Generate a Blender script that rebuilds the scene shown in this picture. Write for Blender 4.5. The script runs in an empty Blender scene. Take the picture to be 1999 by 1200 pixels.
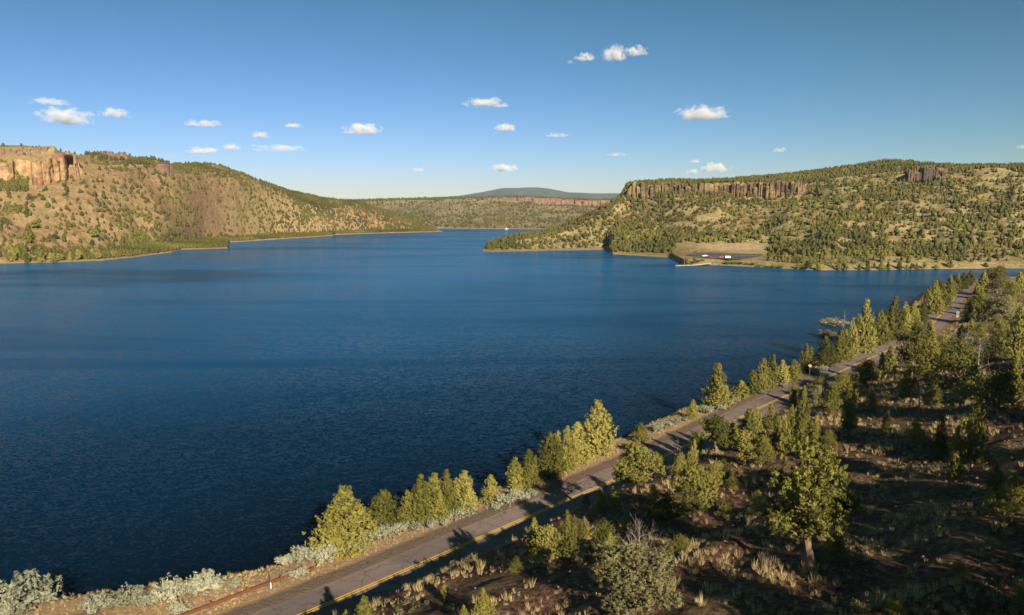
import bpy, bmesh, math, random
import numpy as np
from mathutils import Vector, Matrix

R = math.radians
sc = bpy.context.scene
col = sc.collection
# ------------------------------------------------------------------ camera, sky, sun, exposure
F = 999.5 / math.tan(R(35)); P = math.atan(200 / F); CZ = 44.0
cam = bpy.data.objects.new("camera", bpy.data.cameras.new("camera")); col.objects.link(cam)
cam.data.sensor_width = 36; cam.data.lens = 18 / math.tan(R(35))
cam.location = (0, 0, CZ); cam.rotation_euler = (R(90) - P, 0, 0)
cam.data.clip_start = 1; cam.data.clip_end = 60000
sc.camera = cam
HAZE = 4e-5
SUN_EL = 25.5; SUN_AZ = 158.0           # clockwise from +Y
w = bpy.data.worlds.new("World"); sc.world = w; w.use_nodes = True
wn = w.node_tree.nodes; wl = w.node_tree.links; wn.clear()
sky = wn.new("ShaderNodeTexSky"); sky.sky_type = 'NISHITA'; sky.sun_disc = False
sky.sun_elevation = R(SUN_EL); sky.sun_rotation = R(SUN_AZ)
sky.altitude = 1000; sky.air_density = 1.0; sky.dust_density = 0.15; sky.ozone_density = 1.2
bg = wn.new("ShaderNodeBackground"); bg.inputs['Strength'].default_value = 0.052
wo = wn.new("ShaderNodeOutputWorld")
sp = wn.new("ShaderNodeSeparateColor"); cb = wn.new("ShaderNodeCombineColor"); wl.new(sky.outputs[0], sp.inputs[0])
for i_, (k_, e_) in enumerate(((0.735, 1.47), (0.80, 1.20), (1.24, 1.80))):
    q1 = wn.new("ShaderNodeMath"); q1.operation = 'MULTIPLY'; q1.inputs[1].default_value = 0.0905; wl.new(sp.outputs[i_], q1.inputs[0])
    q2 = wn.new("ShaderNodeMath"); q2.operation = 'POWER'; q2.inputs[1].default_value = e_; wl.new(q1.outputs[0], q2.inputs[0])
    q3 = wn.new("ShaderNodeMath"); q3.operation = 'MULTIPLY'; q3.inputs[1].default_value = k_ / 0.0905; wl.new(q2.outputs[0], q3.inputs[0])
    wl.new(q3.outputs[0], cb.inputs[i_])
wl.new(cb.outputs[0], bg.inputs[0]); wl.new(bg.outputs[0], wo.inputs[0])
sun = bpy.data.objects.new("sun", bpy.data.lights.new("sun", 'SUN')); col.objects.link(sun)
sun.data.energy = 5.0; sun.data.angle = R(0.5); sun.data.color = (1.0, 0.87, 0.70)
ca, ce = R(SUN_AZ), R(SUN_EL)
SD = Vector((math.sin(ca) * math.cos(ce), math.cos(ca) * math.cos(ce), math.sin(ce)))
sun.rotation_euler = SD.to_track_quat('Z', 'Y').to_euler(); sun.location = (0, -50, 200)
vs = sc.view_settings
sc.display_settings.display_device = 'sRGB'
vs.view_transform = 'Standard'; vs.look = 'None'; vs.exposure = 0.8; vs.gamma = 1.0
sc.cycles.max_bounces = 6; sc.cycles.diffuse_bounces = 1; sc.cycles.glossy_bounces = 2
sc.cycles.transparent_max_bounces = 8; sc.cycles.volume_bounces = 3
sc.cycles.caustics_reflective = False; sc.cycles.caustics_refractive = False

# ------------------------------------------------------------------ helpers
rng = np.random.default_rng(7)
def rayv(x, y):
    x = np.asarray(x, float); y = np.asarray(y, float)
    a = (x - 999.5) / F; b = (600 - y) / F
    return a, math.cos(P) + b * math.sin(P), b * math.cos(P) - math.sin(P)
def at(x, y, z):
    a, f, u = rayv(x, y); k = (z - CZ) / u
    return float(a * k), float(f * k)
def polar(x, y, r):
    a, f, u = rayv(x, y); k = r / np.hypot(a, f)
    return a * k, f * k, CZ + u * k
def project(X, Y, Z):
    X = np.asarray(X, float); Y = np.asarray(Y, float); d = np.asarray(Z, float) - CZ
    f = Y * math.cos(P) - d * math.sin(P); u = Y * math.sin(P) + d * math.cos(P)
    return 999.5 + F * X / f, 600 - F * u / f, f
def hsh(i, j, s):
    i = np.asarray(i, np.int64); j = np.asarray(j, np.int64)
    h = (i * 374761393 + j * 668265263 + s * 1442695041) & 0xffffffff
    h = ((h ^ (h >> 13)) * 1274126177) & 0xffffffff
    h = ((h ^ (h >> 16)) * 2246822519) & 0xffffffff
    return ((h ^ (h >> 15)) & 0xffffff) / float(0xffffff)
def vnoise(x, y, s=0):
    x = np.asarray(x, float); y = np.asarray(y, float)
    xi = np.floor(x); yi = np.floor(y); fx = x - xi; fy = y - yi
    fx = fx * fx * (3 - 2 * fx); fy = fy * fy * (3 - 2 * fy)
    a = hsh(xi, yi, s); b = hsh(xi + 1, yi, s); c = hsh(xi, yi + 1, s); d = hsh(xi + 1, yi + 1, s)
    return (a * (1 - fx) + b * fx) * (1 - fy) + (c * (1 - fx) + d * fx) * fy
def fbm(x, y, s=0, o=4):
    t = 0; a = 0.5; n = 0
    for k in range(o):
        t = t + a * vnoise(np.asarray(x) * 2 ** k, np.asarray(y) * 2 ** k, s + k * 17); n += a; a *= 0.5
    return t / n * 2 - 1
def sst(a, b, x):
    t = np.clip((np.asarray(x, float) - a) / (b - a), 0, 1); return t * t * (3 - 2 * t)

def mesh_np(name, verts, faces, mat=None, smooth=False, attrs=None):
    """faces: (n,3) or (n,4) int array"""
    verts = np.asarray(verts, np.float32); faces = np.asarray(faces, np.int32)
    me = bpy.data.meshes.new(name); k = faces.shape[1]
    me.vertices.add(len(verts)); me.vertices.foreach_set('co', verts.ravel())
    me.loops.add(faces.size); me.loops.foreach_set('vertex_index', faces.ravel())
    me.polygons.add(len(faces)); me.polygons.foreach_set('loop_start', np.arange(0, faces.size, k, dtype=np.int32))
    me.polygons.foreach_set('loop_total', np.full(len(faces), k, np.int32))
    if smooth: me.polygons.foreach_set('use_smooth', np.ones(len(faces), bool))
    me.update(calc_edges=True)
    for an, av in (attrs or {}).items():
        t = me.attributes.new(an, 'FLOAT', 'POINT'); t.data.foreach_set('value', np.asarray(av, np.float32).ravel())
    if mat: me.materials.append(mat)
    return me
def tag(o, label=None, cat=None, group=None, kind=None):
    if label: o['label'] = label
    if cat: o['category'] = cat
    if group: o['group'] = group
    if kind: o['kind'] = kind
    return o
def link(name, me, parent=None, loc=(0, 0, 0), rz=0.0):
    o = bpy.data.objects.new(name, me); col.objects.link(o); o.parent = parent
    o.location = loc; o.rotation_euler = (0, 0, rz); return o
def empty(name, loc, rz=0.0):
    return link(name, None, None, loc, rz)
def grid_faces(nu, nv):
    i = np.arange(nu - 1)[:, None] * nv + np.arange(nv - 1)[None, :]
    i = i.ravel(); return np.stack([i, i + nv, i + nv + 1, i + 1], 1)

class MB:
    """collects boxes, tubes and triangles into one mesh"""
    def __init__(s): s.v = []; s.f = []
    def quadmesh(s, v, f):
        b = len(s.v); s.v += [tuple(p) for p in v]; s.f += [tuple(b + i for i in q) for q in f]
    def box(s, c, d, rz=0.0, taper=1.0):
        v = []
        for z in (-.5, .5):
            k = taper if z > 0 else 1
            for x, y in ((-.5, -.5), (.5, -.5), (.5, .5), (-.5, .5)):
                X = x * d[0] * k; Y = y * d[1] * k
                v.append((c[0] + X * math.cos(rz) - Y * math.sin(rz), c[1] + X * math.sin(rz) + Y * math.cos(rz), c[2] + z * d[2]))
        s.quadmesh(v, [(0, 3, 2, 1), (4, 5, 6, 7), (0, 1, 5, 4), (1, 2, 6, 5), (2, 3, 7, 6), (3, 0, 4, 7)])
    def tube(s, pts, rad, n=6):
        pts = [Vector(p) for p in pts]; b = len(s.v); m = len(pts)
        for i, p in enumerate(pts):
            d = (pts[min(i + 1, m - 1)] - pts[max(i - 1, 0)]).normalized()
            a = d.cross(Vector((0.3, 1, 0.2))).normalized(); c = d.cross(a)
            for k in range(n):
                t = 2 * math.pi * k / n
                s.v.append(tuple(p + (a * math.cos(t) + c * math.sin(t)) * rad[i]))
        for i in range(m - 1):
            for k in range(n):
                s.f.append((b + i * n + k, b + i * n + (k + 1) % n, b + (i + 1) * n + (k + 1) % n, b + (i + 1) * n + k))
        s.f.append(tuple(b + (m - 1) * n + k for k in range(n))); s.f.append(tuple(b + k for k in reversed(range(n))))
    def prism(s, prof, x0, x1):
        """profile in (y,z) extruded along x"""
        n = len(prof); v = [(x0, y, z) for y, z in prof] + [(x1, y, z) for y, z in prof]
        f = [tuple(range(n))[::-1], tuple(range(n, 2 * n))] + [(i, (i + 1) % n, n + (i + 1) % n, n + i) for i in range(n)]
        s.quadmesh(v, f)
    def mesh(s, name, mat, bevel=0):
        me = bpy.data.meshes.new(name); me.from_pydata(s.v, [], s.f); me.materials.append(mat)
        if bevel:
            bm = bmesh.new(); bm.from_mesh(me)
            bmesh.ops.bevel(bm, geom=bm.edges[:], offset=bevel, segments=2, affect='EDGES', profile=0.6)
            bm.to_mesh(me); bm.free()
        me.update(); return me

# ------------------------------------------------------------------ materials
def newmat(name):
    m = bpy.data.materials.new(name); m.use_nodes = True; nt = m.node_tree
    return m, nt, nt.nodes, nt.links, nt.nodes['Principled BSDF']
def N(nt, t, **kw):
    n = nt.nodes.new(t)
    for k, v in kw.items():
        if k in n.inputs: n.inputs[k].default_value = v
        else: setattr(n, k, v)
    return n
def noise(nt, scale, detail=4, rough=0.55, vec=None, dim=None):
    n = N(nt, 'ShaderNodeTexNoise', Scale=scale, Detail=detail, Roughness=rough)
    if vec is not None: nt.links.new(vec, n.inputs['Vector'])
    return n.outputs['Fac']
def ramp(nt, fac, stops):
    r = nt.nodes.new('ShaderNodeValToRGB'); el = r.color_ramp.elements
    while len(el) < len(stops): el.new(0.5)
    for e, (p, c) in zip(el, stops):
        e.position = p; e.color = tuple(c) + (1,) if len(c) == 3 else c
    nt.links.new(fac, r.inputs[0]); return r.outputs[0]
def g(v): return (v, v, v)
def mixc(nt, fac, a, b):
    m = nt.nodes.new('ShaderNodeMix'); m.data_type = 'RGBA'
    for s, v in ((m.inputs[0], fac), (m.inputs[6], a), (m.inputs[7], b)):
        if isinstance(v, (int, float)): s.default_value = v
        elif isinstance(v, tuple): s.default_value = v + (1,) if len(v) == 3 else v
        else: nt.links.new(v, s)
    return m.outputs[2]
def mth(nt, op, a, b=None, c=None, clamp=False):
    m = nt.nodes.new('ShaderNodeMath'); m.operation = op; m.use_clamp = clamp
    for s, v in zip(m.inputs, (a, b, c)):
        if v is None: continue
        if isinstance(v, (int, float)): s.default_value = v
        else: nt.links.new(v, s)
    return m.outputs[0]
def attr(nt, name):
    return N(nt, 'ShaderNodeAttribute', attribute_name=name).outputs['Fac']
def pos(nt): return nt.nodes.new('ShaderNodeNewGeometry').outputs['Position']
def bump(nt, b, h, dist, strength=1.0):
    n = N(nt, 'ShaderNodeBump', Strength=strength, Distance=dist); nt.links.new(h, n.inputs['Height'])
    nt.links.new(n.outputs[0], b.inputs['Normal'])
def simple(name, c, rough=0.7, metal=0.0, var=0.15, scale=3.0):
    m, nt, n, l, b = newmat(name)
    tc = n.new('ShaderNodeTexCoord').outputs['Object']
    f = noise(nt, scale, 4, 0.6, tc)
    l.new(mixc(nt, f, tuple(x * (1 - var) for x in c), tuple(min(1, x * (1 + var)) for x in c)), b.inputs['Base Color'])
    b.inputs['Roughness'].default_value = rough; b.inputs['Metallic'].default_value = metal
    return m
def foliage(name, dark, mid, light, scale=0.12, use_rand=True):
    m, nt, n, l, b = newmat(name)
    p = pos(nt)
    f = noise(nt, scale, 3, 0.6, p)
    g2 = noise(nt, 2.2, 2, 0.6, p)
    v = mth(nt, 'MULTIPLY_ADD', g2, 0.55, mth(nt, 'MULTIPLY_ADD', f, 0.8, -0.28))
    if use_rand:
        oi = n.new('ShaderNodeObjectInfo').outputs['Random']
        v = mth(nt, 'ADD', v, mth(nt, 'MULTIPLY_ADD', oi, 0.5, -0.25))
    c = ramp(nt, v, [(0.15, dark), (0.45, mid), (0.8, light)])
    l.new(c, b.inputs['Base Color']); b.inputs['Roughness'].default_value = 0.75
    b.inputs['Specular IOR Level'].default_value = 0.15
    tr = n.new('ShaderNodeBsdfTranslucent'); l.new(c, tr.inputs[0])
    mx = n.new('ShaderNodeMixShader'); mx.inputs[0].default_value = 0.15
    l.new(b.outputs[0], mx.inputs[1]); l.new(tr.outputs[0], mx.inputs[2])
    l.new(mx.outputs[0], n['Material Output'].inputs[0]); return m
M = {}
M['juniper'] = foliage('juniper_foliage', (0.085, 0.088, 0.018), (0.26, 0.235, 0.050), (0.43, 0.375, 0.10))
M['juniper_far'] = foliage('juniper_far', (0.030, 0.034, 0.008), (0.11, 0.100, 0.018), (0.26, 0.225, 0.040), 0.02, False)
M['sage'] = foliage('sagebrush_foliage', (0.22, 0.23, 0.15), (0.36, 0.36, 0.24), (0.50, 0.48, 0.33), 0.5)
M['willow'] = foliage('willow_foliage', (0.20, 0.17, 0.08), (0.33, 0.28, 0.14), (0.45, 0.38, 0.22), 0.5)
M['shrub'] = foliage('green_shrub', (0.09, 0.13, 0.02), (0.20, 0.24, 0.035), (0.30, 0.32, 0.06), 0.4)
M['juniper_grey'] = foliage('juniper_grey_foliage', (0.11, 0.105, 0.045), (0.32, 0.285, 0.125), (0.48, 0.42, 0.20))
M['brush'] = foliage('brush_foliage', (0.05, 0.05, 0.02), (0.15, 0.14, 0.06), (0.32, 0.29, 0.17), 0.9, False)
M['grass'] = foliage('bunchgrass_blades', (0.26, 0.19, 0.09), (0.58, 0.45, 0.22), (0.80, 0.66, 0.38), 0.25, False)
M['bark'] = simple('juniper_bark', (0.20, 0.125, 0.08), 0.9, 0, 0.45, 6)
M['deadwood'] = simple('bleached_wood', (0.24, 0.20, 0.17), 0.85, 0, 0.3, 5)
M['rust'] = simple('weathering_steel', (0.17, 0.062, 0.026), 0.75, 0.2, 0.3, 4)
M['rock'] = simple('rubble_rock', (0.22, 0.12, 0.075), 0.9, 0, 0.4, 2)
M['post'] = simple('post_wood', (0.16, 0.09, 0.05), 0.9, 0, 0.3, 8)
M['white'] = simple('white_paint', (0.78, 0.77, 0.74), 0.4, 0, 0.05)
M['redcar'] = simple('red_paint', (0.55, 0.03, 0.03), 0.3, 0, 0.05)
M['darkcar'] = simple('dark_paint', (0.035, 0.04, 0.05), 0.3, 0, 0.05)
M['maroon'] = simple('maroon_paint', (0.20, 0.03, 0.03), 0.35, 0, 0.05)
M['glass'] = simple('tinted_glass', (0.02, 0.03, 0.04), 0.08, 0, 0.05)
M['rubber'] = simple('tyre_rubber', (0.02, 0.02, 0.02), 0.85, 0, 0.1)
M['metal'] = simple('grey_metal', (0.4, 0.4, 0.4), 0.45, 0.8, 0.1)
M['yellowsign'] = simple('yellow_sign_face', (0.62, 0.50, 0.16), 0.5, 0, 0.05)
M['bluesign'] = simple('blue_sign_face', (0.07, 0.42, 0.55), 0.5, 0, 0.05)
M['brownsign'] = simple('brown_sign_face', (0.36, 0.17, 0.09), 0.6, 0, 0.1)
M['concrete'] = simple('pale_concrete', (0.36, 0.32, 0.27), 0.85, 0, 0.15, 0.5)

# near hillside, with road-side zones by signed distance from the centre line ('s')
m, nt, n, l, b = newmat('hillside_soil'); M['near'] = m
p = pos(nt); s_ = attr(nt, 's')
f1 = noise(nt, 0.25, 8, 0.65, p); f2 = noise(nt, 2.2, 6, 0.7, p); f3 = noise(nt, 0.05, 4, 0.5, p); f4 = noise(nt, 9, 4, 0.7, p)
soil = ramp(nt, f2, [(0.33, (0.035, 0.02, 0.014)), (0.5, (0.12, 0.066, 0.042)), (0.66, (0.29, 0.165, 0.10))])
dry = ramp(nt, f2, [(0.3, (0.13, 0.098, 0.048)), (0.65, (0.36, 0.275, 0.14))])
up = mixc(nt, ramp(nt, f1, [(0.50, g(0)), (0.66, g(.7))]), soil, dry)
up = mixc(nt, ramp(nt, attr(nt, 'far'), [(0.0, g(0)), (1.0, g(0.75))]), up, mixc(nt, f2, (0.13, 0.105, 0.045), (0.30, 0.235, 0.115)))
strip = ramp(nt, f2, [(0.3, (0.30, 0.17, 0.095)), (0.5, (0.42, 0.27, 0.15)), (0.72, (0.55, 0.40, 0.23))])
gravel = ramp(nt, noise(nt, 6, 6, 0.8, p), [(0.3, (0.10, 0.075, 0.06)), (0.7, (0.25, 0.185, 0.14))])
sn = mth(nt, 'ADD', s_, mth(nt, 'MULTIPLY_ADD', f1, 1.6, -0.8))
sn = mth(nt, 'ADD', sn, mth(nt, 'MULTIPLY_ADD', f2, 1.2, -0.6))
k1 = mth(nt, 'MULTIPLY_ADD', sn, 1.2, 1.2 * 6.2, clamp=True)     # 0 below -6.2, 1 above -5.4
c = mixc(nt, k1, strip, gravel)
k1b = mth(nt, 'MULTIPLY_ADD', s_, 4.0, 4.0 * 3.95, clamp=True)
c = mixc(nt, mth(nt, 'MULTIPLY', k1b, 0.7), c, (0.27, 0.14, 0.09))
k2 = mth(nt, 'MULTIPLY_ADD', sn, 1.0, -4.2, clamp=True)
c = mixc(nt, k2, c, up)
k3 = mth(nt, 'MULTIPLY_ADD', sn, -0.6, -0.6 * 13.5, clamp=True)
c = mixc(nt, k3, c, (0.10, 0.06, 0.04))
l.new(c, b.inputs['Base Color']); b.inputs['Roughness'].default_value = 0.95; b.inputs['Specular IOR Level'].default_value = 0.1
bump(nt, b, mth(nt, 'ADD', f2, mth(nt, 'MULTIPLY', f4, 0.35)), 0.45, 0.8)

# far hills: attribute masks bare / red / green
def hillmat(name, a, bb, cc, gr):
    m, nt, n, l, b = newmat(name); p = pos(nt)
    f1 = noise(nt, 0.012, 7, 0.62, p); f2 = noise(nt, 0.16, 6, 0.72, p); f3 = noise(nt, 0.55, 4, 0.75, p)
    c = ramp(nt, f1, [(0.36, a), (0.5, bb), (0.64, cc)])
    c = mixc(nt, ramp(nt, noise(nt, 0.006, 5, 0.6, p), [(0.48, g(0)), (0.60, g(0.7))]), c, gr)
    c = mixc(nt, mth(nt, 'MULTIPLY', ramp(nt, f2, [(0.44, g(0)), (0.60, g(1))]), 0.40), c, (0.085, 0.075, 0.035))
    c = mixc(nt, mth(nt, 'MULTIPLY', ramp(nt, f3, [(0.53, g(0)), (0.60, g(1))]), 0.55), c, (0.095, 0.085, 0.035))
    c = mixc(nt, attr(nt, 'green'), c, mixc(nt, f2, (0.26, 0.22, 0.085), (0.40, 0.35, 0.15)))
    c = mixc(nt, attr(nt, 'red'), c, mixc(nt, f2, (0.15, 0.075, 0.05), (0.31, 0.165, 0.095)))
    c = mixc(nt, attr(nt, 'rock'), c, mixc(nt, f2, (0.09, 0.06, 0.05), (0.26, 0.17, 0.12)))
    c = mixc(nt, attr(nt, 'bare'), c, mixc(nt, f2, (0.34, 0.22, 0.12), (0.50, 0.37, 0.22)))
    l.new(c, b.inputs['Base Color']); b.inputs['Roughness'].default_value = 0.95; b.inputs['Specular IOR Level'].default_value = 0.1
    bump(nt, b, mth(nt, 'ADD', f2, mth(nt, 'MULTIPLY', f3, 0.3)), 3.0, 0.7)
    return m
M['lefthill'] = hillmat('left_hill_soil', (0.26, 0.155, 0.078), (0.345, 0.218, 0.108), (0.42, 0.275, 0.14), (0.29, 0.215, 0.09))
M['righthill'] = hillmat('right_hill_soil', (0.28, 0.205, 0.085), (0.38, 0.285, 0.13), (0.47, 0.36, 0.175), (0.30, 0.25, 0.09))
M['midhill'] = hillmat('mid_hill_soil', (0.24, 0.18, 0.10), (0.32, 0.24, 0.13), (0.38, 0.30, 0.17), (0.20, 0.18, 0.085))
m, nt, n, l, b = newmat('mountain_forest'); M['mountain'] = m
f = noise(nt, 0.004, 6, 0.6, pos(nt))
l.new(ramp(nt, f, [(0.35, (0.035, 0.05, 0.035)), (0.7, (0.10, 0.11, 0.07))]), b.inputs['Base Color']); b.inputs['Roughness'].default_value = 1

def cliffmat(name, cols, sx=0.5):
    m, nt, n, l, b = newmat(name); p = pos(nt)
    mp = N(nt, 'ShaderNodeMapping'); mp.inputs['Scale'].default_value = (sx, sx, sx * 0.22); l.new(p, mp.inputs[0])
    f = noise(nt, 1.0, 7, 0.72, mp.outputs[0]); f2 = noise(nt, 0.05, 4, 0.6, p)
    v = mth(nt, 'MULTIPLY_ADD', f2, 0.9, mth(nt, 'MULTIPLY_ADD', f, 0.9, -0.42))
    c = ramp(nt, v, cols)
    sep = n.new('ShaderNodeSeparateXYZ'); l.new(n.new('ShaderNodeNewGeometry').outputs['Normal'], sep.inputs[0])
    c = mixc(nt, ramp(nt, sep.outputs[2], [(0.55, g(0)), (0.8, g(0.85))]), c, (0.24, 0.19, 0.09))
    l.new(c, b.inputs['Base Color']); b.inputs['Roughness'].default_value = 0.9; b.inputs['Specular IOR Level'].default_value = 0.15
    bump(nt, b, f, 1.2, 0.8); return m
M['cliff_left'] = cliffmat('orange_tuff', [(0.22, (0.17, 0.085, 0.045)), (0.42, (0.30, 0.175, 0.085)), (0.58, (0.43, 0.29, 0.14)), (0.8, (0.52, 0.41, 0.26))], 0.16)
M['cliff_right'] = cliffmat('basalt_lichen', [(0.25, (0.035, 0.028, 0.022)), (0.45, (0.11, 0.07, 0.04)), (0.6, (0.24, 0.16, 0.065)), (0.8, (0.36, 0.27, 0.12))], 0.5)
M['cliff_dark'] = cliffmat('dark_basalt', [(0.2, (0.035, 0.028, 0.022)), (0.5, (0.095, 0.066, 0.042)), (0.8, (0.22, 0.16, 0.09))], 0.5)
M['cliff_red'] = cliffmat('red_rim_rock', [(0.2, (0.09, 0.055, 0.04)), (0.5, (0.20, 0.122, 0.08)), (0.8, (0.30, 0.205, 0.135))], 0.12)

# asphalt
m, nt, n, l, b = newmat('worn_asphalt'); M['asphalt'] = m
p = pos(nt); s_ = attr(nt, 's')
f1 = noise(nt, 0.12, 4, 0.5, p); f2 = noise(nt, 5, 6, 0.8, p)
c = ramp(nt, mth(nt, 'MULTIPLY_ADD', f2, 0.5, mth(nt, 'MULTIPLY', f1, 0.5)), [(0.32, (0.165, 0.122, 0.108)), (0.68, (0.255, 0.193, 0.17))])
tr1 = mth(nt, 'SUBTRACT', 1.0, mth(nt, 'MULTIPLY', mth(nt, 'ABSOLUTE', mth(nt, 'SUBTRACT', mth(nt, 'ABSOLUTE', mth(nt, 'SUBTRACT', mth(nt, 'ABSOLUTE', s_), 1.85)), 0.85)), 2.4), clamp=True)
c = mixc(nt, mth(nt, 'MULTIPLY', tr1, 0.22), c, (0.115, 0.092, 0.088))
vo = N(nt, 'ShaderNodeTexVoronoi', Scale=0.28); vo.feature = 'DISTANCE_TO_EDGE'
wp_ = vm2 = n.new('ShaderNodeVectorMath'); wp_.operation = 'ADD'; l.new(p, wp_.inputs[0]); wq = N(nt, 'ShaderNodeTexNoise', Scale=0.5, Detail=4); l.new(p, wq.inputs[0])
ws = n.new('ShaderNodeVectorMath'); ws.operation = 'SCALE'; ws.inputs['Scale'].default_value = 3.0; l.new(wq.outputs['Color'], ws.inputs[0]); l.new(ws.outputs[0], wp_.inputs[1]); l.new(wp_.outputs[0], vo.inputs['Vector'])
c = mixc(nt, ramp(nt, vo.outputs['Distance'], [(0.0, g(0.75)), (0.028, g(0.0))]), c, (0.04, 0.034, 0.032))
c = mixc(nt, ramp(nt, noise(nt, 0.045, 2, 0.4, p), [(0.545, g(0)), (0.56, g(0.5))]), c, (0.10, 0.085, 0.082))
ed = mth(nt, 'MULTIPLY', mth(nt, 'MULTIPLY_ADD', mth(nt, 'ABSOLUTE', s_), 1.6, -4.9, clamp=True), ramp(nt, noise(nt, 1.3, 5, 0.75, p), [(0.42, g(0)), (0.56, g(1))]))
c = mixc(nt, ed, c, (0.27, 0.18, 0.12))
l.new(c, b.inputs['Base Color']); b.inputs['Roughness'].default_value = 0.85; b.inputs['Specular IOR Level'].default_value = 0.25
bump(nt, b, f2, 0.02, 0.5)
m, nt, n, l, b = newmat('car_park_asphalt'); M['lot'] = m
l.new(ramp(nt, noise(nt, 0.15, 5, 0.7, pos(nt)), [(0.3, (0.055, 0.045, 0.048)), (0.7, (0.10, 0.08, 0.08))]), b.inputs['Base Color']); b.inputs['Roughness'].default_value = 0.9
m, nt, n, l, b = newmat('yellow_line_paint'); M['yline'] = m
l.new(ramp(nt, noise(nt, 3.5, 5, 0.8, pos(nt)), [(0.28, (0.30, 0.20, 0.06)), (0.42, (0.78, 0.47, 0.035))]), b.inputs['Base Color']); b.inputs['Roughness'].default_value = 0.6

# lake water: facet slopes from noise so that wave tilt does not fade with distance
m, nt, n, l, b = newmat('lake_water'); M['water'] = m
p = pos(nt)
def vm(op, a, bb=None, sc_=None):
    q = n.new('ShaderNodeVectorMath'); q.operation = op
    for s, v in zip(q.inputs, (a, bb)):
        if v is None: continue
        if isinstance(v, tuple): s.default_value = v
        else: l.new(v, s)
    if sc_ is not None:
        if isinstance(sc_, (int, float)): q.inputs['Scale'].default_value = sc_
        else: l.new(sc_, q.inputs['Scale'])
    return q.outputs[0]
mp = N(nt, 'ShaderNodeMapping'); mp.inputs['Rotation'].default_value = (0, 0, R(28)); mp.inputs['Scale'].default_value = (0.55, 1.0, 1); l.new(p, mp.inputs[0])
na = N(nt, 'ShaderNodeTexNoise', Scale=3.4, Detail=2, Roughness=0.65); l.new(mp.outputs[0], na.inputs[0])
nb = N(nt, 'ShaderNodeTexNoise', Scale=0.95, Detail=2, Roughness=0.6); l.new(mp.outputs[0], nb.inputs[0])
# wind patches
mp2 = N(nt, 'ShaderNodeMapping'); mp2.inputs['Rotation'].default_value = (0, 0, R(-8)); mp2.inputs['Scale'].default_value = (0.0035, 0.012, 1); l.new(p, mp2.inputs[0])
wv = n.new('ShaderNodeTexNoise'); wv.inputs['Scale'].default_value = 1.0; wv.inputs['Detail'].default_value = 5; wv.inputs['Roughness'].default_value = 0.6; wv.inputs['Distortion'].default_value = 0.9
l.new(mp2.outputs[0], wv.inputs[0])
wind = ramp(nt, wv.outputs['Fac'], [(0.34, g(0.30)), (0.47, g(0.85)), (0.62, g(1.15))])
sl = vm('ADD', vm('SCALE', vm('SUBTRACT', na.outputs['Color'], (0.5, 0.5, 0.5)), None, 0.66), vm('SCALE', vm('SUBTRACT', nb.outputs['Color'], (0.5, 0.5, 0.5)), None, 0.30))
sl = vm('SCALE', sl, None, wind)
sl = vm('MULTIPLY', sl, (1.0, 1.0, 0.0))
nrm = vm('NORMALIZE', vm('ADD', sl, (0, 0, 1)))
l.new(nrm, b.inputs['Normal'])
l.new(ramp(nt, wv.outputs['Fac'], [(0.36, (0.0008, 0.006, 0.015)), (0.6, (0.001, 0.011, 0.028))]), b.inputs['Base Color'])
b.inputs['Roughness'].default_value = 0.10; b.inputs['IOR'].default_value = 1.333
sepw = n.new('ShaderNodeSeparateXYZ'); l.new(p, sepw.inputs[0])
# body blue offshore; inshore painted near-black for the weak reflection at steep view
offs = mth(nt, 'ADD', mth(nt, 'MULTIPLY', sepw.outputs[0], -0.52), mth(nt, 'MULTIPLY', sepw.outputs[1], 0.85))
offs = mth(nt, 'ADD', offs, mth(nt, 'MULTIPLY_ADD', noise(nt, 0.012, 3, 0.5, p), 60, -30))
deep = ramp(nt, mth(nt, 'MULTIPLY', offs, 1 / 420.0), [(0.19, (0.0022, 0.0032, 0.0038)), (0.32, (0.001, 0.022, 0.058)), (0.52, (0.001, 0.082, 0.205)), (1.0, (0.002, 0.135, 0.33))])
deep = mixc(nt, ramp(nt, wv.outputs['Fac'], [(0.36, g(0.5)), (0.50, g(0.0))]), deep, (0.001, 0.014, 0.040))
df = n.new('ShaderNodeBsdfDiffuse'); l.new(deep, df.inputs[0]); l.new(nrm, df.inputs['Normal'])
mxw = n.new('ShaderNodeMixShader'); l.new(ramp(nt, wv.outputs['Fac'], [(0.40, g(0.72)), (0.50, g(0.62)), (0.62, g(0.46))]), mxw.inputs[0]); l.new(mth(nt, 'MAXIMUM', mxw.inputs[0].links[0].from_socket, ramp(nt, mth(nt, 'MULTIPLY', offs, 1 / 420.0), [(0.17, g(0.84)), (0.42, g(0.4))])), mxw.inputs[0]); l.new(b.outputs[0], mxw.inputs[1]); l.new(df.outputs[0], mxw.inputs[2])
l.new(mxw.outputs[0], n['Material Output'].inputs[0])

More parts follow.
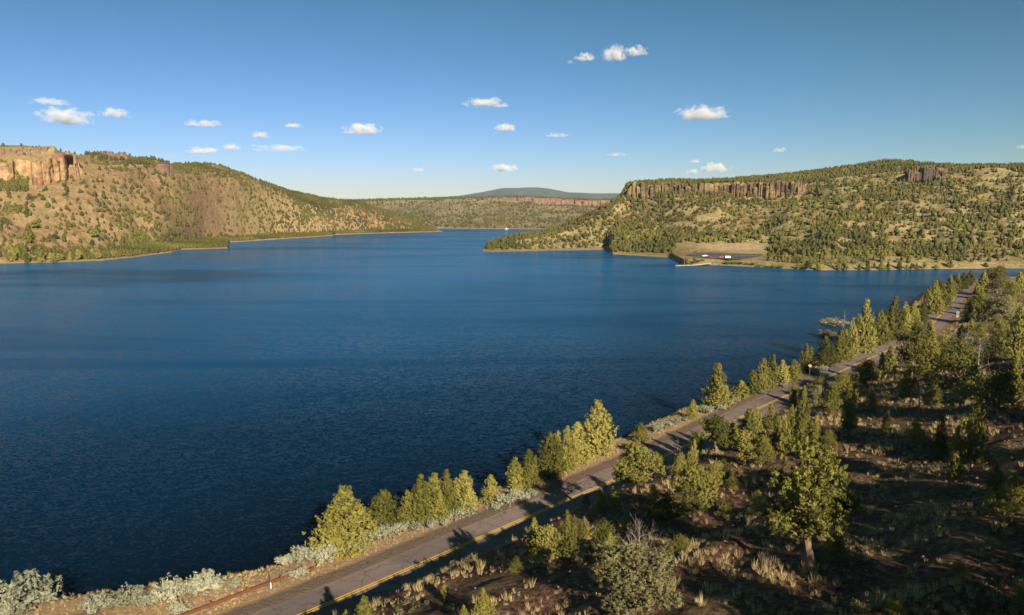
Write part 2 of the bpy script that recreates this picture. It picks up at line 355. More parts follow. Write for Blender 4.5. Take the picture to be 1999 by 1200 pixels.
# cloud volume
def cloudmat(seed, dens):
    m, nt, n, l, b = newmat('cloud_vapour'); n.remove(b)
    tc = n.new('ShaderNodeTexCoord').outputs['Object']
    ln = n.new('ShaderNodeVectorMath'); ln.operation = 'LENGTH'; l.new(tc, ln.inputs[0])
    mp = N(nt, 'ShaderNodeMapping'); mp.inputs['Location'].default_value = (seed * 3.7, seed * 1.9, seed * 0.7); mp.inputs['Scale'].default_value = (2.0, 2.0, 0.95); l.new(tc, mp.inputs[0])
    f = noise(nt, 1.35, 5, 0.58, mp.outputs[0])
    v = mth(nt, 'SUBTRACT', mth(nt, 'MULTIPLY_ADD', f, 4.0, -1.5), mth(nt, 'POWER', ln.outputs['Value'], 1.6))
    sep = n.new('ShaderNodeSeparateXYZ'); l.new(tc, sep.inputs[0])
    v = mth(nt, 'SUBTRACT', v, mth(nt, 'MULTIPLY', mth(nt, 'MAXIMUM', mth(nt, 'MULTIPLY_ADD', sep.outputs[2], -1.0, -0.35), 0.0), 2.5))
    v = mth(nt, 'MULTIPLY', mth(nt, 'MULTIPLY', v, 3.0, clamp=True), dens)
    pv = n.new('ShaderNodeVolumePrincipled'); pv.inputs['Color'].default_value = (1, 1, 1, 1); pv.inputs['Anisotropy'].default_value = -0.15
    l.new(v, pv.inputs['Density']); l.new(pv.outputs[0], n['Material Output'].inputs['Volume'])
    return m

# ------------------------------------------------------------------ near ground: signed distance from the road
RD = [(-260, -95), (-110, -18), (-50, 40), (-21, 67), (0, 88), (15, 103), (32, 121.5), (48, 140), (63, 156), (91, 185.5), (114, 210), (136, 236), (154, 261), (174, 289), (192, 315), (210, 341), (230, 366), (252, 385), (285, 402), (340, 414), (430, 420)]
def resample(pts, step=2.0):
    pts = np.array(pts, float); 
    # Catmull-Rom
    out = []
    q = np.vstack([2 * pts[0] - pts[1], pts, 2 * pts[-1] - pts[-2]])
    for i in range(1, len(q) - 2):
        m_ = max(2, int(np.hypot(*(q[i + 1] - q[i])) / 1.0))
        for t in np.linspace(0, 1, m_, endpoint=False):
            out.append(0.5 * ((2 * q[i]) + (-q[i - 1] + q[i + 1]) * t + (2 * q[i - 1] - 5 * q[i] + 4 * q[i + 1] - q[i + 2]) * t * t + (-q[i - 1] + 3 * q[i] - 3 * q[i + 1] + q[i + 2]) * t ** 3))
    out.append(q[-2]); out = np.array(out)
    d = np.r_[0, np.cumsum(np.hypot(*np.diff(out, axis=0).T))]
    tt = np.arange(0, d[-1], step)
    return np.stack([np.interp(tt, d, out[:, 0]), np.interp(tt, d, out[:, 1])], 1), tt
RP, RT = resample(RD)
TG = np.gradient(RP, axis=0); TG /= np.hypot(TG[:, 0], TG[:, 1])[:, None]
def st_of(X, Y):
    X = np.asarray(X, float).ravel(); Y = np.asarray(Y, float).ravel(); S = np.empty(len(X)); T = np.empty(len(X))
    for a in range(0, len(X), 20000):
        x = X[a:a + 20000, None]; y = Y[a:a + 20000, None]
        dx = x - RP[None, :, 0]; dy = y - RP[None, :, 1]; d2 = dx * dx + dy * dy
        i = d2.argmin(1); r = np.arange(len(i)); ex = dx[r, i]; ey = dy[r, i]
        tg = TG[i]; al = ex * tg[:, 0] + ey * tg[:, 1]; cr = ex * tg[:, 1] - ey * tg[:, 0]
        dist = np.sqrt(np.maximum(d2[r, i] - np.minimum(al * al, 1.2), 0)); 
        S[a:a + 20000] = np.where(np.abs(cr) > np.abs(dist) * 0.9, cr, np.sign(cr) * dist); T[a:a + 20000] = RT[i] + al
    return S, T
T0 = st_of([0], [88])[1][0]
def ground(X, Y):
    sh = np.shape(X); s, t = st_of(X, Y); X = np.ravel(X); Y = np.ravel(Y)
    t = t - T0
    sw = s + np.where(s < -8, fbm(t / 14, s * 0, 5) * 1.6 + fbm(t / 4, s / 6, 6) * 0.5, 0)
    sw = sw + np.interp(t, [-110, -60, -51, -45, -38, -31, -24], [48, 18, 13, 9.5, 5.5, 2.5, 0]) * np.clip((-sw - 6.5) / 8, 0, 1) * 1.0
    bank = 6.2 - 3.4 * sst(48, 80, t) - 1.6 * sst(150, 190, t)
    z = np.interp(sw, [-80, -24, -18, -16, -13, -10.5, -6.0, -4.0, -3.3, 3.3, 4.3], [-9, -5, -1.6, -0.3, 2.7, 3.5, 3.85, 3.95, 3.9, 3.9, 3.9])
    z = z + bank * np.interp(s, [4.2, 5.2, 11.5, 13.5], [0, .08, .93, 1.0])
    up = np.maximum(s - 12.5, 0)
    und = fbm(X / 26, Y / 26, 11) * 2.4 * sst(8, 40, s) + fbm(X / 7, Y / 7, 12) * 0.75 * sst(5, 14, s) + fbm(X / 2.2, Y / 2.2, 13, 3) * 0.28 * sst(4.3, 9, s)
    z = z + 0.275 * up + und - 0.0006 * np.maximum(up - 60, 0) ** 2 * 0.5
    ter = (s + fbm(X / 30, Y / 30, 15) * 8) / 9.0
    z = z + (np.abs((ter % 1) - 0.5) - 0.25) * 1.1 * sst(12, 30, s)
    z = z + np.where(s < -8, fbm(X / 2.5, Y / 2.5, 14, 3) * 0.22, 0)
    return z.reshape(sh), np.where(s < -6.5, sw, s).reshape(sh), (t + T0).reshape(sh)
GX0, GX1, GY0, GY1, GS = -130, 470, -70, 440, 1.0
gx = np.arange(GX0, GX1 + .1, GS); gy = np.arange(GY0, GY1 + .1, GS)
GXX, GYY = np.meshgrid(gx, gy, indexing='ij')
GZ, GSD, GTT = ground(GXX, GYY)
def gh(x, y):
    x = np.asarray(x, float); y = np.asarray(y, float)
    u = np.clip((x - GX0) / GS, 0, len(gx) - 1.001); v = np.clip((y - GY0) / GS, 0, len(gy) - 1.001)
    i = u.astype(int); j = v.astype(int); fu = u - i; fv = v - j
    return (GZ[i, j] * (1 - fu) + GZ[i + 1, j] * fu) * (1 - fv) + (GZ[i, j + 1] * (1 - fu) + GZ[i + 1, j + 1] * fu) * fv
def gs(x, y):
    i = np.clip(((np.asarray(x) - GX0) / GS).round().astype(int), 0, len(gx) - 1); j = np.clip(((np.asarray(y) - GY0) / GS).round().astype(int), 0, len(gy) - 1)
    return GSD[i, j]
def hit(px, py):
    """where the line of sight through a photo pixel meets the near ground"""
    a, f, u = rayv(px, py); L = math.sqrt(a * a + f * f + u * u); a, f, u = a / L, f / L, u / L
    ks = np.arange(20, 620, 0.35); X = a * ks; Y = f * ks; Z = CZ + u * ks
    ok = (gh(X, Y) >= Z) & (X > GX0) & (X < GX1) & (Y < GY1)
    if not ok.any(): return None
    i = ok.argmax(); return float(X[i]), float(Y[i]), float(gh(X[i], Y[i])), float(ks[i])
far = np.clip((np.hypot(GXX, GYY) - 130) / 170, 0, 1)
near = link('near_hillside', mesh_np('near_hillside', np.stack([GXX.ravel(), GYY.ravel(), GZ.ravel()], 1), grid_faces(len(gx), len(gy)), M['near'], True, {'s': GSD.ravel(), 'far': far.ravel()}))
tag(near, kind='structure')
# wide ground sheet under everything, reaching the horizon, and the lake on it
def plane(name, x0, x1, y0, y1, z, mat):
    return link(name, mesh_np(name, [(x0, y0, z), (x1, y0, z), (x1, y1, z), (x0, y1, z)], [(0, 1, 2, 3)], mat))
tag(plane('ground', -7900, 7900, -880, 8250, -12, M['midhill']), kind='structure')
tag(plane('lake', -2600, 2600, -600, 1900, 0, M['water']), kind='structure')

# road ribbon, double yellow line
def ribbon(name, s0, s1, z, mat, t0=0, t1=1e9, P_=None, T_=None, G_=None, zf=None, kind='structure', nseg=1):
    P_ = RP if P_ is None else P_; G_ = TG if G_ is None else G_; T_ = RT if T_ is None else T_
    k = (T_ >= t0) & (T_ <= t1); p_ = P_[k]; g_ = G_[k]
    nr = np.stack([g_[:, 1], -g_[:, 0]], 1)
    ss = np.linspace(s0, s1, nseg + 1); v = []
    for s in ss:
        q = p_ + nr * s; zz = np.full(len(q), z) if zf is None else zf(q[:, 0], q[:, 1]) + z
        v.append(np.column_stack([q, zz]))
    v = np.stack(v, 1).reshape(-1, 3)
    return mesh_np(name, v, grid_faces(len(p_), nseg + 1)[:, ::-1], mat, False, {'s': np.tile(ss, len(p_))})
tag(link('road', ribbon('road', -3.5, 3.5, 4.0, M['asphalt'], nseg=6)), kind='structure')
yl = mesh_np('a', *(lambda a, b_: (np.vstack([a[0], b_[0]]), np.vstack([a[1], b_[1] + len(a[0])])))(
    *[(np.array([v.co[:] for v in me.vertices]), np.array([p.vertices[:] for p in me.polygons])) for me in
      (ribbon('x', -0.26, -0.10, 4.006, M['yline']), ribbon('x', 0.10, 0.26, 4.006, M['yline']))]), M['yline'])
yl.name = 'centre_line'
tag(link('road_markings', yl), kind='structure')

# ------------------------------------------------------------------ far hills
def build_hill(name, mat, x0, x1, step, shore, base, top, ridge, back_z=None, masks=None, amp=4.0, seed=0, bench=None, lift=None, back=500, backrise=0, midf=0.42, sub=(2, 3, 4, 36, 44, 14, 18, 6, 8)):
    xs = np.arange(x0, x1 + .1, step)
    I = lambda tab, k: np.interp(xs, [t[0] for t in tab], [t[k] for t in tab])
    ysh = I(shore, 1)
    a, f, u = rayv(xs, ysh); k = -CZ / u; R0 = np.hypot(a, f) * k
    az = lambda y: (lambda q: np.arctan2(q[0], q[1]))(rayv(xs, y))
    yb, Rb = I(base, 1), I(base, 2); yt, Rt = I(top, 1), I(top, 2); yr, Rr = I(ridge, 1), I(ridge, 2)
    Rb = np.maximum(Rb, R0 + 8); Rt = np.maximum(Rt, Rb + 4); Rr = np.maximum(Rr, Rt + 4)
    zb = polar(xs, yb, Rb)[2]; zt = polar(xs, yt, Rt)[2]; zr = polar(xs, yr, Rr)[2]
    if bench is not None: Rbe = np.maximum(I(bench, 1), R0 + 3); zbe = I(bench, 2)
    else: Rbe = R0 + (Rb - R0) * 0.05; zbe = np.minimum(2.2, zb * 0.3)
    kk = int(90 / step); ker = np.hanning(2 * kk + 1); ker /= ker.sum()
    Rsm = np.convolve(np.pad(R0, kk, mode='edge'), ker, 'valid')
    if bench is None: Rbe = np.minimum(np.maximum(R0 + (Rb - R0) * .04, Rsm + (Rb - Rsm) * .06), R0 + (Rb - R0) * .6)
    mx = np.array([R0[max(0, i - kk):i + kk + 1].max() for i in range(len(R0))])
    Rbs = np.convolve(np.pad(mx, kk, mode='edge'), ker, 'valid'); Rbs = np.minimum(np.maximum(Rbs + 4, R0 + 4), np.maximum(Rb - 45, R0 + .5 * (Rb - R0)))
    if bench is None: Rbe = Rbs
    else: Rbs = np.maximum(Rbs, np.minimum(Rbe, Rb - 10))
    sm_ = lambda q: np.convolve(np.pad(q, kk, mode='edge'), ker, 'valid')
    Rm = np.maximum(Rbs + .55 * (sm_(Rb) - 8 - Rbs), Rbe + 5); zm = zbe + (sm_(zb) - zbe) * midf
    bz = (np.zeros(len(xs)) if back_z is None else I(back_z, 1))
    rows = [(az(ysh), R0 - 40, R0 * 0 - 8), (az(ysh), R0 - 3, R0 * 0 - .8), (az(ysh), R0, R0 * 0 + .15), (az(ysh), R0 + (3 if bench is None else 12) + 0 * R0, np.minimum(1.2, np.maximum(zbe, .3)) if bench is None else zbe * .93), (az(ysh), np.maximum(Rbe, R0 + (4 if bench is None else 14)), zbe), (az(yb), Rm, zm), (az(yb), Rb, zb), (az(yt), Rt, zt), (az(yr), Rr, zr),
            (az(yr), Rr + 60, bz * zr * .5 + (1 - bz) * (zr - 1 + backrise * .1) + (0 if lift is None else I(lift, 1))), (az(yr), Rr + 60 + (back - 60) * (1 - bz * .75), -8 * bz + (1 - bz) * (zr - 6 + backrise))]
    A = []; RR = []; Z = []; V = []
    sub = list(sub) + [8] * (len(rows) - 1 - len(sub)) 
    for i in range(len(rows) - 1):
        m_ = sub[i]
        for j in range(m_):
            t = j / m_; A.append(rows[i][0] * (1 - t) + rows[i + 1][0] * t); RR.append(rows[i][1] * (1 - t) + rows[i + 1][1] * t); Z.append(rows[i][2] * (1 - t) + rows[i + 1][2] * t); V.append(i + t)
    A.append(rows[-1][0]); RR.append(rows[-1][1]); Z.append(rows[-1][2]); V.append(len(rows) - 1)
    A = np.array(A).T; RR = np.array(RR).T; Z = np.array(Z).T; V = np.tile(np.array(V), (len(xs), 1))
    # smooth only the slope rows
    for _ in range(3):
        Zs = Z.copy(); Zs[:, 1:-1] = (Z[:, :-2] + 2 * Z[:, 1:-1] + Z[:, 2:]) / 4; msk = (V > 4.2) & (V < 9)
        Z = np.where(msk, Zs, Z)
    X = np.sin(A) * RR; Y = np.cos(A) * RR
    wgt = sst(4, 16, Z) * (1 - 0.75 * sst(7.6, 8, V)) 
    gul = -np.abs(fbm(X / 75 + fbm(X / 40, Y / 40, seed + 3) * .4, Y / 150, seed, 4)) * 2 + .6
    Z = Z + wgt * (gul * amp * 1.6 + fbm(X / 22, Y / 22, seed + 5, 4) * amp * .55) * (1 - .5 * sst(5.8, 6, V))
    PX, PY, _ = project(X, Y, Z)
    at_ = {k: np.zeros_like(Z) for k in ('bare', 'red', 'green', 'rock')}
    at_['bare'] = np.maximum(at_['bare'], (1 - sst(.4, 1.0, Z)) * .3)
    for kind_, cx, cy, rx, ry, amt in (masks or []):
        d = np.hypot((PX - cx) / rx, (PY - cy) / ry) + fbm(X / 12, Y / 12, seed + 9) * .45
        at_[kind_] = np.maximum(at_[kind_], (1 - sst(.6, 1.05, d)) * amt * (V < 8.6))
    me = mesh_np(name, np.stack([X.ravel(), Y.ravel(), Z.ravel()], 1), grid_faces(X.shape[0], X.shape[1])[:, ::-1], mat, True, {k: v.ravel() for k, v in at_.items()})
    o = tag(link(name, me), kind='structure')
    return dict(X=X, Y=Y, Z=Z, V=V, PX=PX, PY=PY, R=RR)

L_sh = [(-500, 540), (0, 514), (100, 512), (200, 508), (260, 502), (335, 492), (346, 489), (352, 487), (400, 486), (444, 484.5), (446, 472.5), (480, 471), (520, 468), (560, 465.5), (600, 463), (650, 460), (653, 458), (700, 456.5), (760, 454.5), (800, 453.5), (862, 452)]
L_ba = [(-500, 350, 860), (0, 356, 850), (60, 360, 850), (110, 348, 850), (125, 346, 852), (131, 345, 864), (148, 344, 864), (154, 345, 862), (165, 345, 862), (210, 343, 885), (290, 340, 930), (350, 342, 960), (450, 350, 1040), (520, 375, 1120), (600, 398, 1150), (700, 412, 1220), (800, 437, 1260), (850, 449, 1245), (862, 452, 1240)]
L_to = [(-500, 314, 880), (0, 314, 878), (60, 314, 878), (104, 309, 882), (125, 307, 882), (131, 307, 892), (148, 310, 892), (165, 325, 885), (210, 330, 905), (290, 325, 950), (350, 330, 980), (450, 338, 1070), (520, 362, 1150), (600, 388, 1190), (700, 401, 1250), (800, 430, 1280), (850, 448, 1260), (862, 452, 1250)]
L_ri = [(-500, 289, 894), (0, 289, 894), (50, 289, 894), (106, 284, 896), (112, 292, 905), (125, 297, 925), (150, 303, 935), (180, 299, 960), (205, 297, 990), (245, 299, 1000), (265, 307, 1010), (300, 309, 1020), (318, 313, 1030), (332, 321, 1030), (370, 322, 1060), (405, 321, 1080), (430, 324, 1090), (450, 333, 1100), (480, 345, 1130), (520, 358, 1180), (560, 373, 1200), (600, 382, 1230), (650, 391, 1260), (700, 396, 1290), (750, 409, 1320), (800, 426, 1310), (830, 440, 1290), (850, 448, 1270), (862, 452, 1260)]
hL = build_hill('left_hill', M['lefthill'], -500, 864, 1.6, L_sh, L_ba, L_to, L_ri, [(-500, 0), (590, 0), (760, 1), (864, 1)],
    [('red', 318, 326, 26, 8, .7), ('red', 430, 362, 14, 14, .3), ('rock', 230, 305, 60, 14, .7), ('rock', 400, 330, 40, 6, .35), ('green', 60, 290, 70, 8, .9), ('green', 250, 320, 50, 8, .6), ('red', 120, 330, 90, 30, .12), ('rock', 300, 328, 70, 8, .5), ('red', 500, 372, 30, 8, .15)], 6.0, 31, lift=[(-500, 9), (50, 7), (104, 1), (112, 0), (870, 0)])
R_sh = [(943, 490.5), (960, 491.5), (1000, 490.5), (1060, 489), (1120, 488), (1184, 486.5), (1196, 496), (1250, 499), (1308, 502.5), (1322, 510), (1335, 517.5), (1400, 517), (1460, 520), (1520, 523), (1600, 527), (1700, 527), (1800, 525), (1900, 524), (1950, 523), (2600, 530)]
R_ba = [(943, 489, 720), (960, 481, 735), (1000, 470, 745), (1060, 462, 760), (1100, 450, 775), (1150, 428, 800), (1200, 404, 850), (1212, 394, 880), (1230, 388, 893), (1260, 380, 897), (1300, 376, 897), (1400, 378, 897), (1500, 378, 900), (1570, 374, 910), (1600, 366, 915), (1700, 358, 930), (1780, 352, 950), (1850, 352, 955), (1999, 352, 950), (2600, 360, 950)]
R_to = [(943, 488.8, 725), (960, 478, 745), (1000, 466, 760), (1060, 458, 780), (1100, 445, 800), (1150, 422, 825), (1200, 398, 880), (1212, 386, 900), (1225, 364, 912), (1260, 362, 915), (1300, 361, 915), (1400, 361, 915), (1500, 359, 918), (1570, 357, 930), (1600, 350, 950), (1700, 338, 980), (1780, 332, 980), (1850, 330, 980), (1999, 335, 980), (2600, 345, 980)]
R_ri = [(943, 488.5, 730), (960, 475, 755), (1000, 462, 775), (1060, 455, 800), (1100, 442, 820), (1150, 418, 850), (1200, 394, 900), (1212, 384, 915), (1224, 360, 925), (1250, 356, 950), (1300, 354, 980), (1350, 354, 1000), (1400, 353, 1020), (1450, 348, 1040), (1500, 345, 1060), (1550, 339, 1080), (1600, 333, 1100), (1650, 326, 1130), (1700, 317, 1150), (1750, 313, 1160), (1800, 318, 1160), (1850, 322, 1160), (1900, 324, 1160), (1999, 322, 1150), (2600, 335, 1150)]
R_be = [(943, 700, .6), (1188, 745, 1.5), (1193, 680, 1.5), (1300, 650, 3.0), (1330, 646, 3.85), (1500, 646, 3.85), (1540, 590, 3.4), (1700, 570, 3.5), (1900, 590, 4), (2600, 640, 5)]
hR = build_hill('right_hill', M['righthill'], 943, 2600, 1.6, R_sh, R_ba, R_to, R_ri, [(943, 1), (1120, 1), (1212, 0), (2600, 0)],
    [('bare', 1425, 483, 75, 8, .95), ('bare', 1540, 510, 60, 3, .6), ('bare', 1800, 514, 120, 1.6, .8), ('green', 1690, 322, 50, 8, .8), ('green', 1970, 325, 60, 8, .9), ('green', 1480, 350, 60, 5, .8), ('rock', 1810, 335, 60, 16, .8), ('red', 1890, 340, 28, 7, .7), ('rock', 1280, 400, 60, 20, .35), ('bare', 1650, 368, 14, 3, .9), ('red', 1750, 460, 30, 10, .25)], 5.0, 57, R_be)
M_sh = [(300, 449), (650, 447), (860, 445.5), (1000, 446.5), (1080, 447.5), (1500, 450)]
M_ba = [(300, 405, 1800), (650, 403, 1800), (860, 396, 1800), (1000, 393, 1800), (1020, 395, 1800), (1120, 402, 1850), (1160, 403, 1880), (1500, 403, 1900)]
M_to = [(300, 396, 1830), (650, 395, 1830), (860, 391, 1830), (1000, 385, 1815), (1020, 386, 1815), (1120, 391, 1870), (1160, 392, 1900), (1500, 392, 1920)]
M_ri = [(300, 392, 2000), (700, 392.5, 2000), (725, 390.5, 2000), (850, 387.5, 2000), (950, 386.5, 1980), (985, 383.5, 1900), (1020, 384, 1900), (1060, 386.5, 1950), (1100, 388.5, 2000), (1200, 391, 2050), (1500, 391, 2050)]
hM = build_hill('far_plateau', M['midhill'], 300, 1500, 2.0, M_sh, M_ba, M_to, M_ri, None, [('red', 1090, 388, 100, 8, .9), ('red', 1150, 397, 60, 6, .6), ('rock', 990, 387, 20, 4, .7)], 4.0, 83, back=4500, backrise=30)
# distant blue mountain: broad shield shape
MT = [(300, 392), (700, 389), (780, 388), (840, 385), (900, 381.5), (940, 375), (968, 369), (985, 366.3), (1010, 366.6), (1030, 365.4), (1048, 365.2), (1065, 366.8), (1080, 369.5), (1110, 375), (1160, 377.3), (1215, 377), (1300, 378), (1500, 384), (1900, 392)]
xs = np.arange(300, 1900, 4.0); yy = np.interp(xs, [t[0] for t in MT], [t[1] for t in MT])
yy = yy + fbm(xs / 30, xs * 0, 3) * .5
rr = np.concatenate([np.linspace(6300, 7200, 14), np.linspace(7260, 7900, 8)])
X = []; Z = []; Y = []
for i, r_ in enumerate(rr):
    a, f, u = rayv(xs, yy); az_ = np.arctan2(a, f); zr = polar(xs, yy, 7200 + 0 * xs)[2]
    t = i / 13 if i < 14 else 1 - (i - 13) / 9
    zz = 40 + (zr - 40) * (t ** 1.3) + fbm(az_ * 60, az_ * 0 + r_ / 300, 8) * 14 * (1 - t) * t * 4
    X.append(np.sin(az_) * r_); Y.append(np.cos(az_) * r_); Z.append(zz)
X = np.array(X).T; Y = np.array(Y).T; Z = np.array(Z).T
tag(link('distant_mountain', mesh_np('distant_mountain', np.stack([X.ravel(), Y.ravel(), Z.ravel()], 1), grid_faces(*X.shape)[:, ::-1], M['mountain'], True)), kind='structure')

# ------------------------------------------------------------------ rock cliffs standing out of the hill faces
def cliff(name, label, mat, pts, colw=(1.6, 4.5), A=2.6, butt=4.0, seed=1, du=0.55, nv=26, sink=5, rough=.8, topvar=1.6, clefts=()):
    P_ = np.array(pts, float); xs = np.arange(P_[0, 0], P_[-1, 0], .35)
    yb, yt, rr = (np.interp(xs, P_[:, 0], P_[:, k]) for k in (1, 2, 3))
    xb, yb_, zb = polar(xs, yb, rr); zt = polar(xs, yt, rr)[2]
    d = np.r_[0, np.cumsum(np.hypot(np.diff(xb), np.diff(yb_)))]
    u = np.arange(0, d[-1], du); xb, yb_, zb, zt = (np.interp(u, d, q) for q in (xb, yb_, zb, zt))
    rg = np.random.default_rng(seed); edges = [0.0]
    while edges[-1] < u[-1]: edges.append(edges[-1] + rg.uniform(*colw))
    edges = np.array(edges); ci = np.searchsorted(edges, u, side='right') - 1
    off = rg.uniform(-1, 1, len(edges)) ** 1 * A; tv = rg.normal(0, 1, len(edges)) * topvar
    e0 = edges[ci]; e1 = edges[np.minimum(ci + 1, len(edges) - 1)]; cc = (u - e0) / np.maximum(e1 - e0, .1)
    groove = np.clip(1 - np.minimum(cc, 1 - cc) * 5, 0, 1) * A * .7
    bt = fbm(u / 28, u * 0, seed, 3) * butt * 1.6
    rn = np.hypot(xb, yb_); nx, ny = -xb / rn, -yb_ / rn
    led = rg.uniform(.25, 1.1, len(edges)); leda = rg.uniform(.3, 1.6, len(edges)) * A
    xu = np.interp(u, d, xs)
    V = []
    endt = sst(0, 14, u) * sst(0, 14, u[-1] - u)
    for j in range(nv + 6):
        t = min(1.0, j / (nv - 1)); z = zb - sink + (zt + tv[ci] * endt - zb + sink) * t * np.where(endt > 0, 1, 1)
        z = zb - sink + (z - zb + sink) * (.35 + .65 * endt)
        o = (off[ci] + bt - groove) * endt + fbm(u / 3.5, z / 5, seed + 4, 3) * rough + fbm(u / 14, z / 9, seed + 7, 3) * rough * 2 + 2.0 * endt + (1 - t) * 2.2 - sst(-.03, .03, t - led[ci]) * leda[ci] * endt
        for cx, cw, cd, ct in clefts: o = o - cd * (1 - sst(.7, 1.0, np.abs(xu - cx + (t - .5) * 2) / cw)) * (1 - sst(ct - .1, ct, t))
        if j >= nv: k = (j - nv + 1); o = o - k * k * .8 - 1; z = z - k * .15 + (0.3 * k if k < 3 else 0)
        V.append(np.stack([xb + nx * o, yb_ + ny * o, z], 1))
    V = np.stack(V, 1)
    me = mesh_np(name, V.reshape(-1, 3), grid_faces(V.shape[0], V.shape[1]), mat)
    return tag(link(name, me), label, 'cliff')
cliff('rock_cliff', 'broad orange and tan cliff face with a black cleft on the left hill', M['cliff_left'], [(-60, 360, 312, 852), (0, 357, 312, 850), (40, 362, 313, 849), (75, 358, 318, 849), (100, 349, 306, 849), (130, 345, 300, 851), (152, 344, 306, 856), (172, 345, 326, 866)], (7, 20), 5.5, 7, 5, .6, 44, 7, 1.7, 3.0, [(139, 8, 20, .93), (118, 1.6, 6, .8), (100, 2.2, 7, .7), (90, 1.5, 5, .6), (72, 1.2, 4, .7), (32, 1.5, 5, 1.2), (150, 1.8, 8, .7)])
cliff('rock_cliff', 'dark red rim rock band just below the flat top of the left hill', M['cliff_red'], [(-60, 314, 290, 884), (0, 313, 290, 884), (50, 311, 291, 885), (90, 307, 286, 887), (110, 305, 284, 892), (120, 307, 298, 896)], (2.5, 7), 2.5, 3, 6, .6, 22, 8, .9, 1.2)
cliff('rock_cliff', 'small red and tan cliff in the saddle of the left hill', M['cliff_red'], [(288, 334, 325, 938), (310, 334, 320, 945), (335, 336, 321, 950), (352, 338, 330, 955)], (2, 6), 2, 2, 16, .6, 16, 5, .9, 1)
cliff('rock_cliff', 'low brown outcrop on the middle summit of the left hill', M['cliff_red'], [(176, 308, 301, 955), (205, 305, 297, 962), (240, 306, 298, 970), (264, 313, 306, 980)], (3, 9), 2, 3, 17, .8, 14, 6, .9, 1.4)
cliff('rock_cliff', 'low brown rim rock on the right shoulder of the left hill', M['cliff_red'], [(380, 330, 323, 1050), (410, 330, 321, 1055), (436, 335, 325, 1065), (452, 341, 333, 1070)], (3, 8), 2, 3, 18, .8, 12, 5, .9, 1.2)
cliff('rock_cliff', 'long yellow columnar basalt cliff along the top of the right hill', M['cliff_right'], [(1213, 391, 385, 893), (1219, 390, 366, 892), (1228, 389, 357, 891), (1245, 386, 357, 892), (1262, 379, 362, 893), (1300, 373, 361, 894), (1340, 373, 363, 894), (1348, 375, 366, 894), (1352, 375, 361, 894), (1400, 376, 359, 894), (1450, 378, 359, 894), (1500, 378, 357, 895), (1540, 376, 355, 898), (1582, 371, 356, 905)], (1.4, 6), 3.1, 7.5, 9, .45, 26, 6, .9, 1.3)
cliff('rock_cliff', 'dark jagged basalt outcrop high on the right hill', M['cliff_dark'], [(1745, 354, 350, 940), (1768, 349, 338, 940), (1783, 344, 328, 942), (1800, 343, 326, 945), (1825, 341, 329, 948), (1852, 338, 332, 950)], (1.6, 4.5), 2.5, 4, 12, .5, 20, 6, 1.2, 2)
cliff('rock_cliff', 'distant red rim rock cliff along the far plateau', M['cliff_red'], [(1014, 392, 386, 1800), (1040, 394, 385.5, 1800), (1090, 397, 388.5, 1830), (1120, 399, 391, 1840), (1145, 404, 392, 1850), (1180, 404, 391.5, 1860), (1230, 404, 392, 1880)], (5, 14), 4, 6, 15, 1.4, 12, 5, 1.5, 1.5)
cliff('rock_cliff', 'short pale rim rock at the left of the far plateau', M['cliff_red'], [(884, 392, 389.5, 1830), (920, 392, 388, 1835), (975, 389, 385, 1830), (1002, 388, 384, 1830)], (5, 14), 3, 5, 19, 1.4, 10, 4, 1.5, 1.5)
#@@OBJECTS@@
# ------------------------------------------------------------------ plants: crown and trunk meshes
ORD = ['first', 'second', 'third', 'fourth', 'fifth', 'sixth', 'seventh', 'eighth', 'ninth', 'tenth', 'eleventh', 'twelfth', 'thirteenth', 'fourteenth', 'fifteenth', 'sixteenth', 'seventeenth', 'eighteenth', 'nineteenth', 'twentieth']
def unit(v): return v / np.maximum(np.linalg.norm(v, axis=-1, keepdims=True), 1e-9)
def sprays(cent, axis, out, L, Wd, size, blades, rg):
    """clusters of small scale-leaf blades: returns triangle vertices"""
    n = len(cent); c = np.repeat(cent, blades, 0); a = np.repeat(axis, blades, 0); o = np.repeat(out, blades, 0)
    L = np.repeat(np.broadcast_to(L, (n,)), blades)[:, None]; Wd = np.repeat(np.broadcast_to(Wd, (n,)), blades)[:, None]; sz = np.repeat(np.broadcast_to(size, (n,)), blades)[:, None]
    N_ = len(c); t = rg.uniform(0, 1, (N_, 1)) ** .8; rd = unit(rg.normal(0, 1, (N_, 3)))
    side = unit(np.cross(a, rd)); wr = np.sqrt(rg.uniform(.15, 1, (N_, 1))) * np.sin(np.pi * (.18 + .77 * t))
    p_ = c + a * L * t + side * Wd * wr
    nn = unit(side * .9 + o * .7 + a * .25 + rg.normal(0, .38, (N_, 3)))
    d1 = unit(np.cross(nn, np.cross(a * .8 + side * .5 + rg.normal(0, .35, (N_, 3)), nn)) + 1e-6); d2 = np.cross(nn, d1)
    s_ = sz * rg.uniform(.6, 1.35, (N_, 1))
    return np.stack([p_ - d1 * s_ * .7 - d2 * s_ * .55, p_ - d1 * s_ * .5 + d2 * s_ * .55, p_ + d1 * s_ * 1.1], 1)
def tri_mesh(name, T, mat):
    T = T.reshape(-1, 3); return mesh_np(name, T, np.arange(len(T)).reshape(-1, 3), mat)
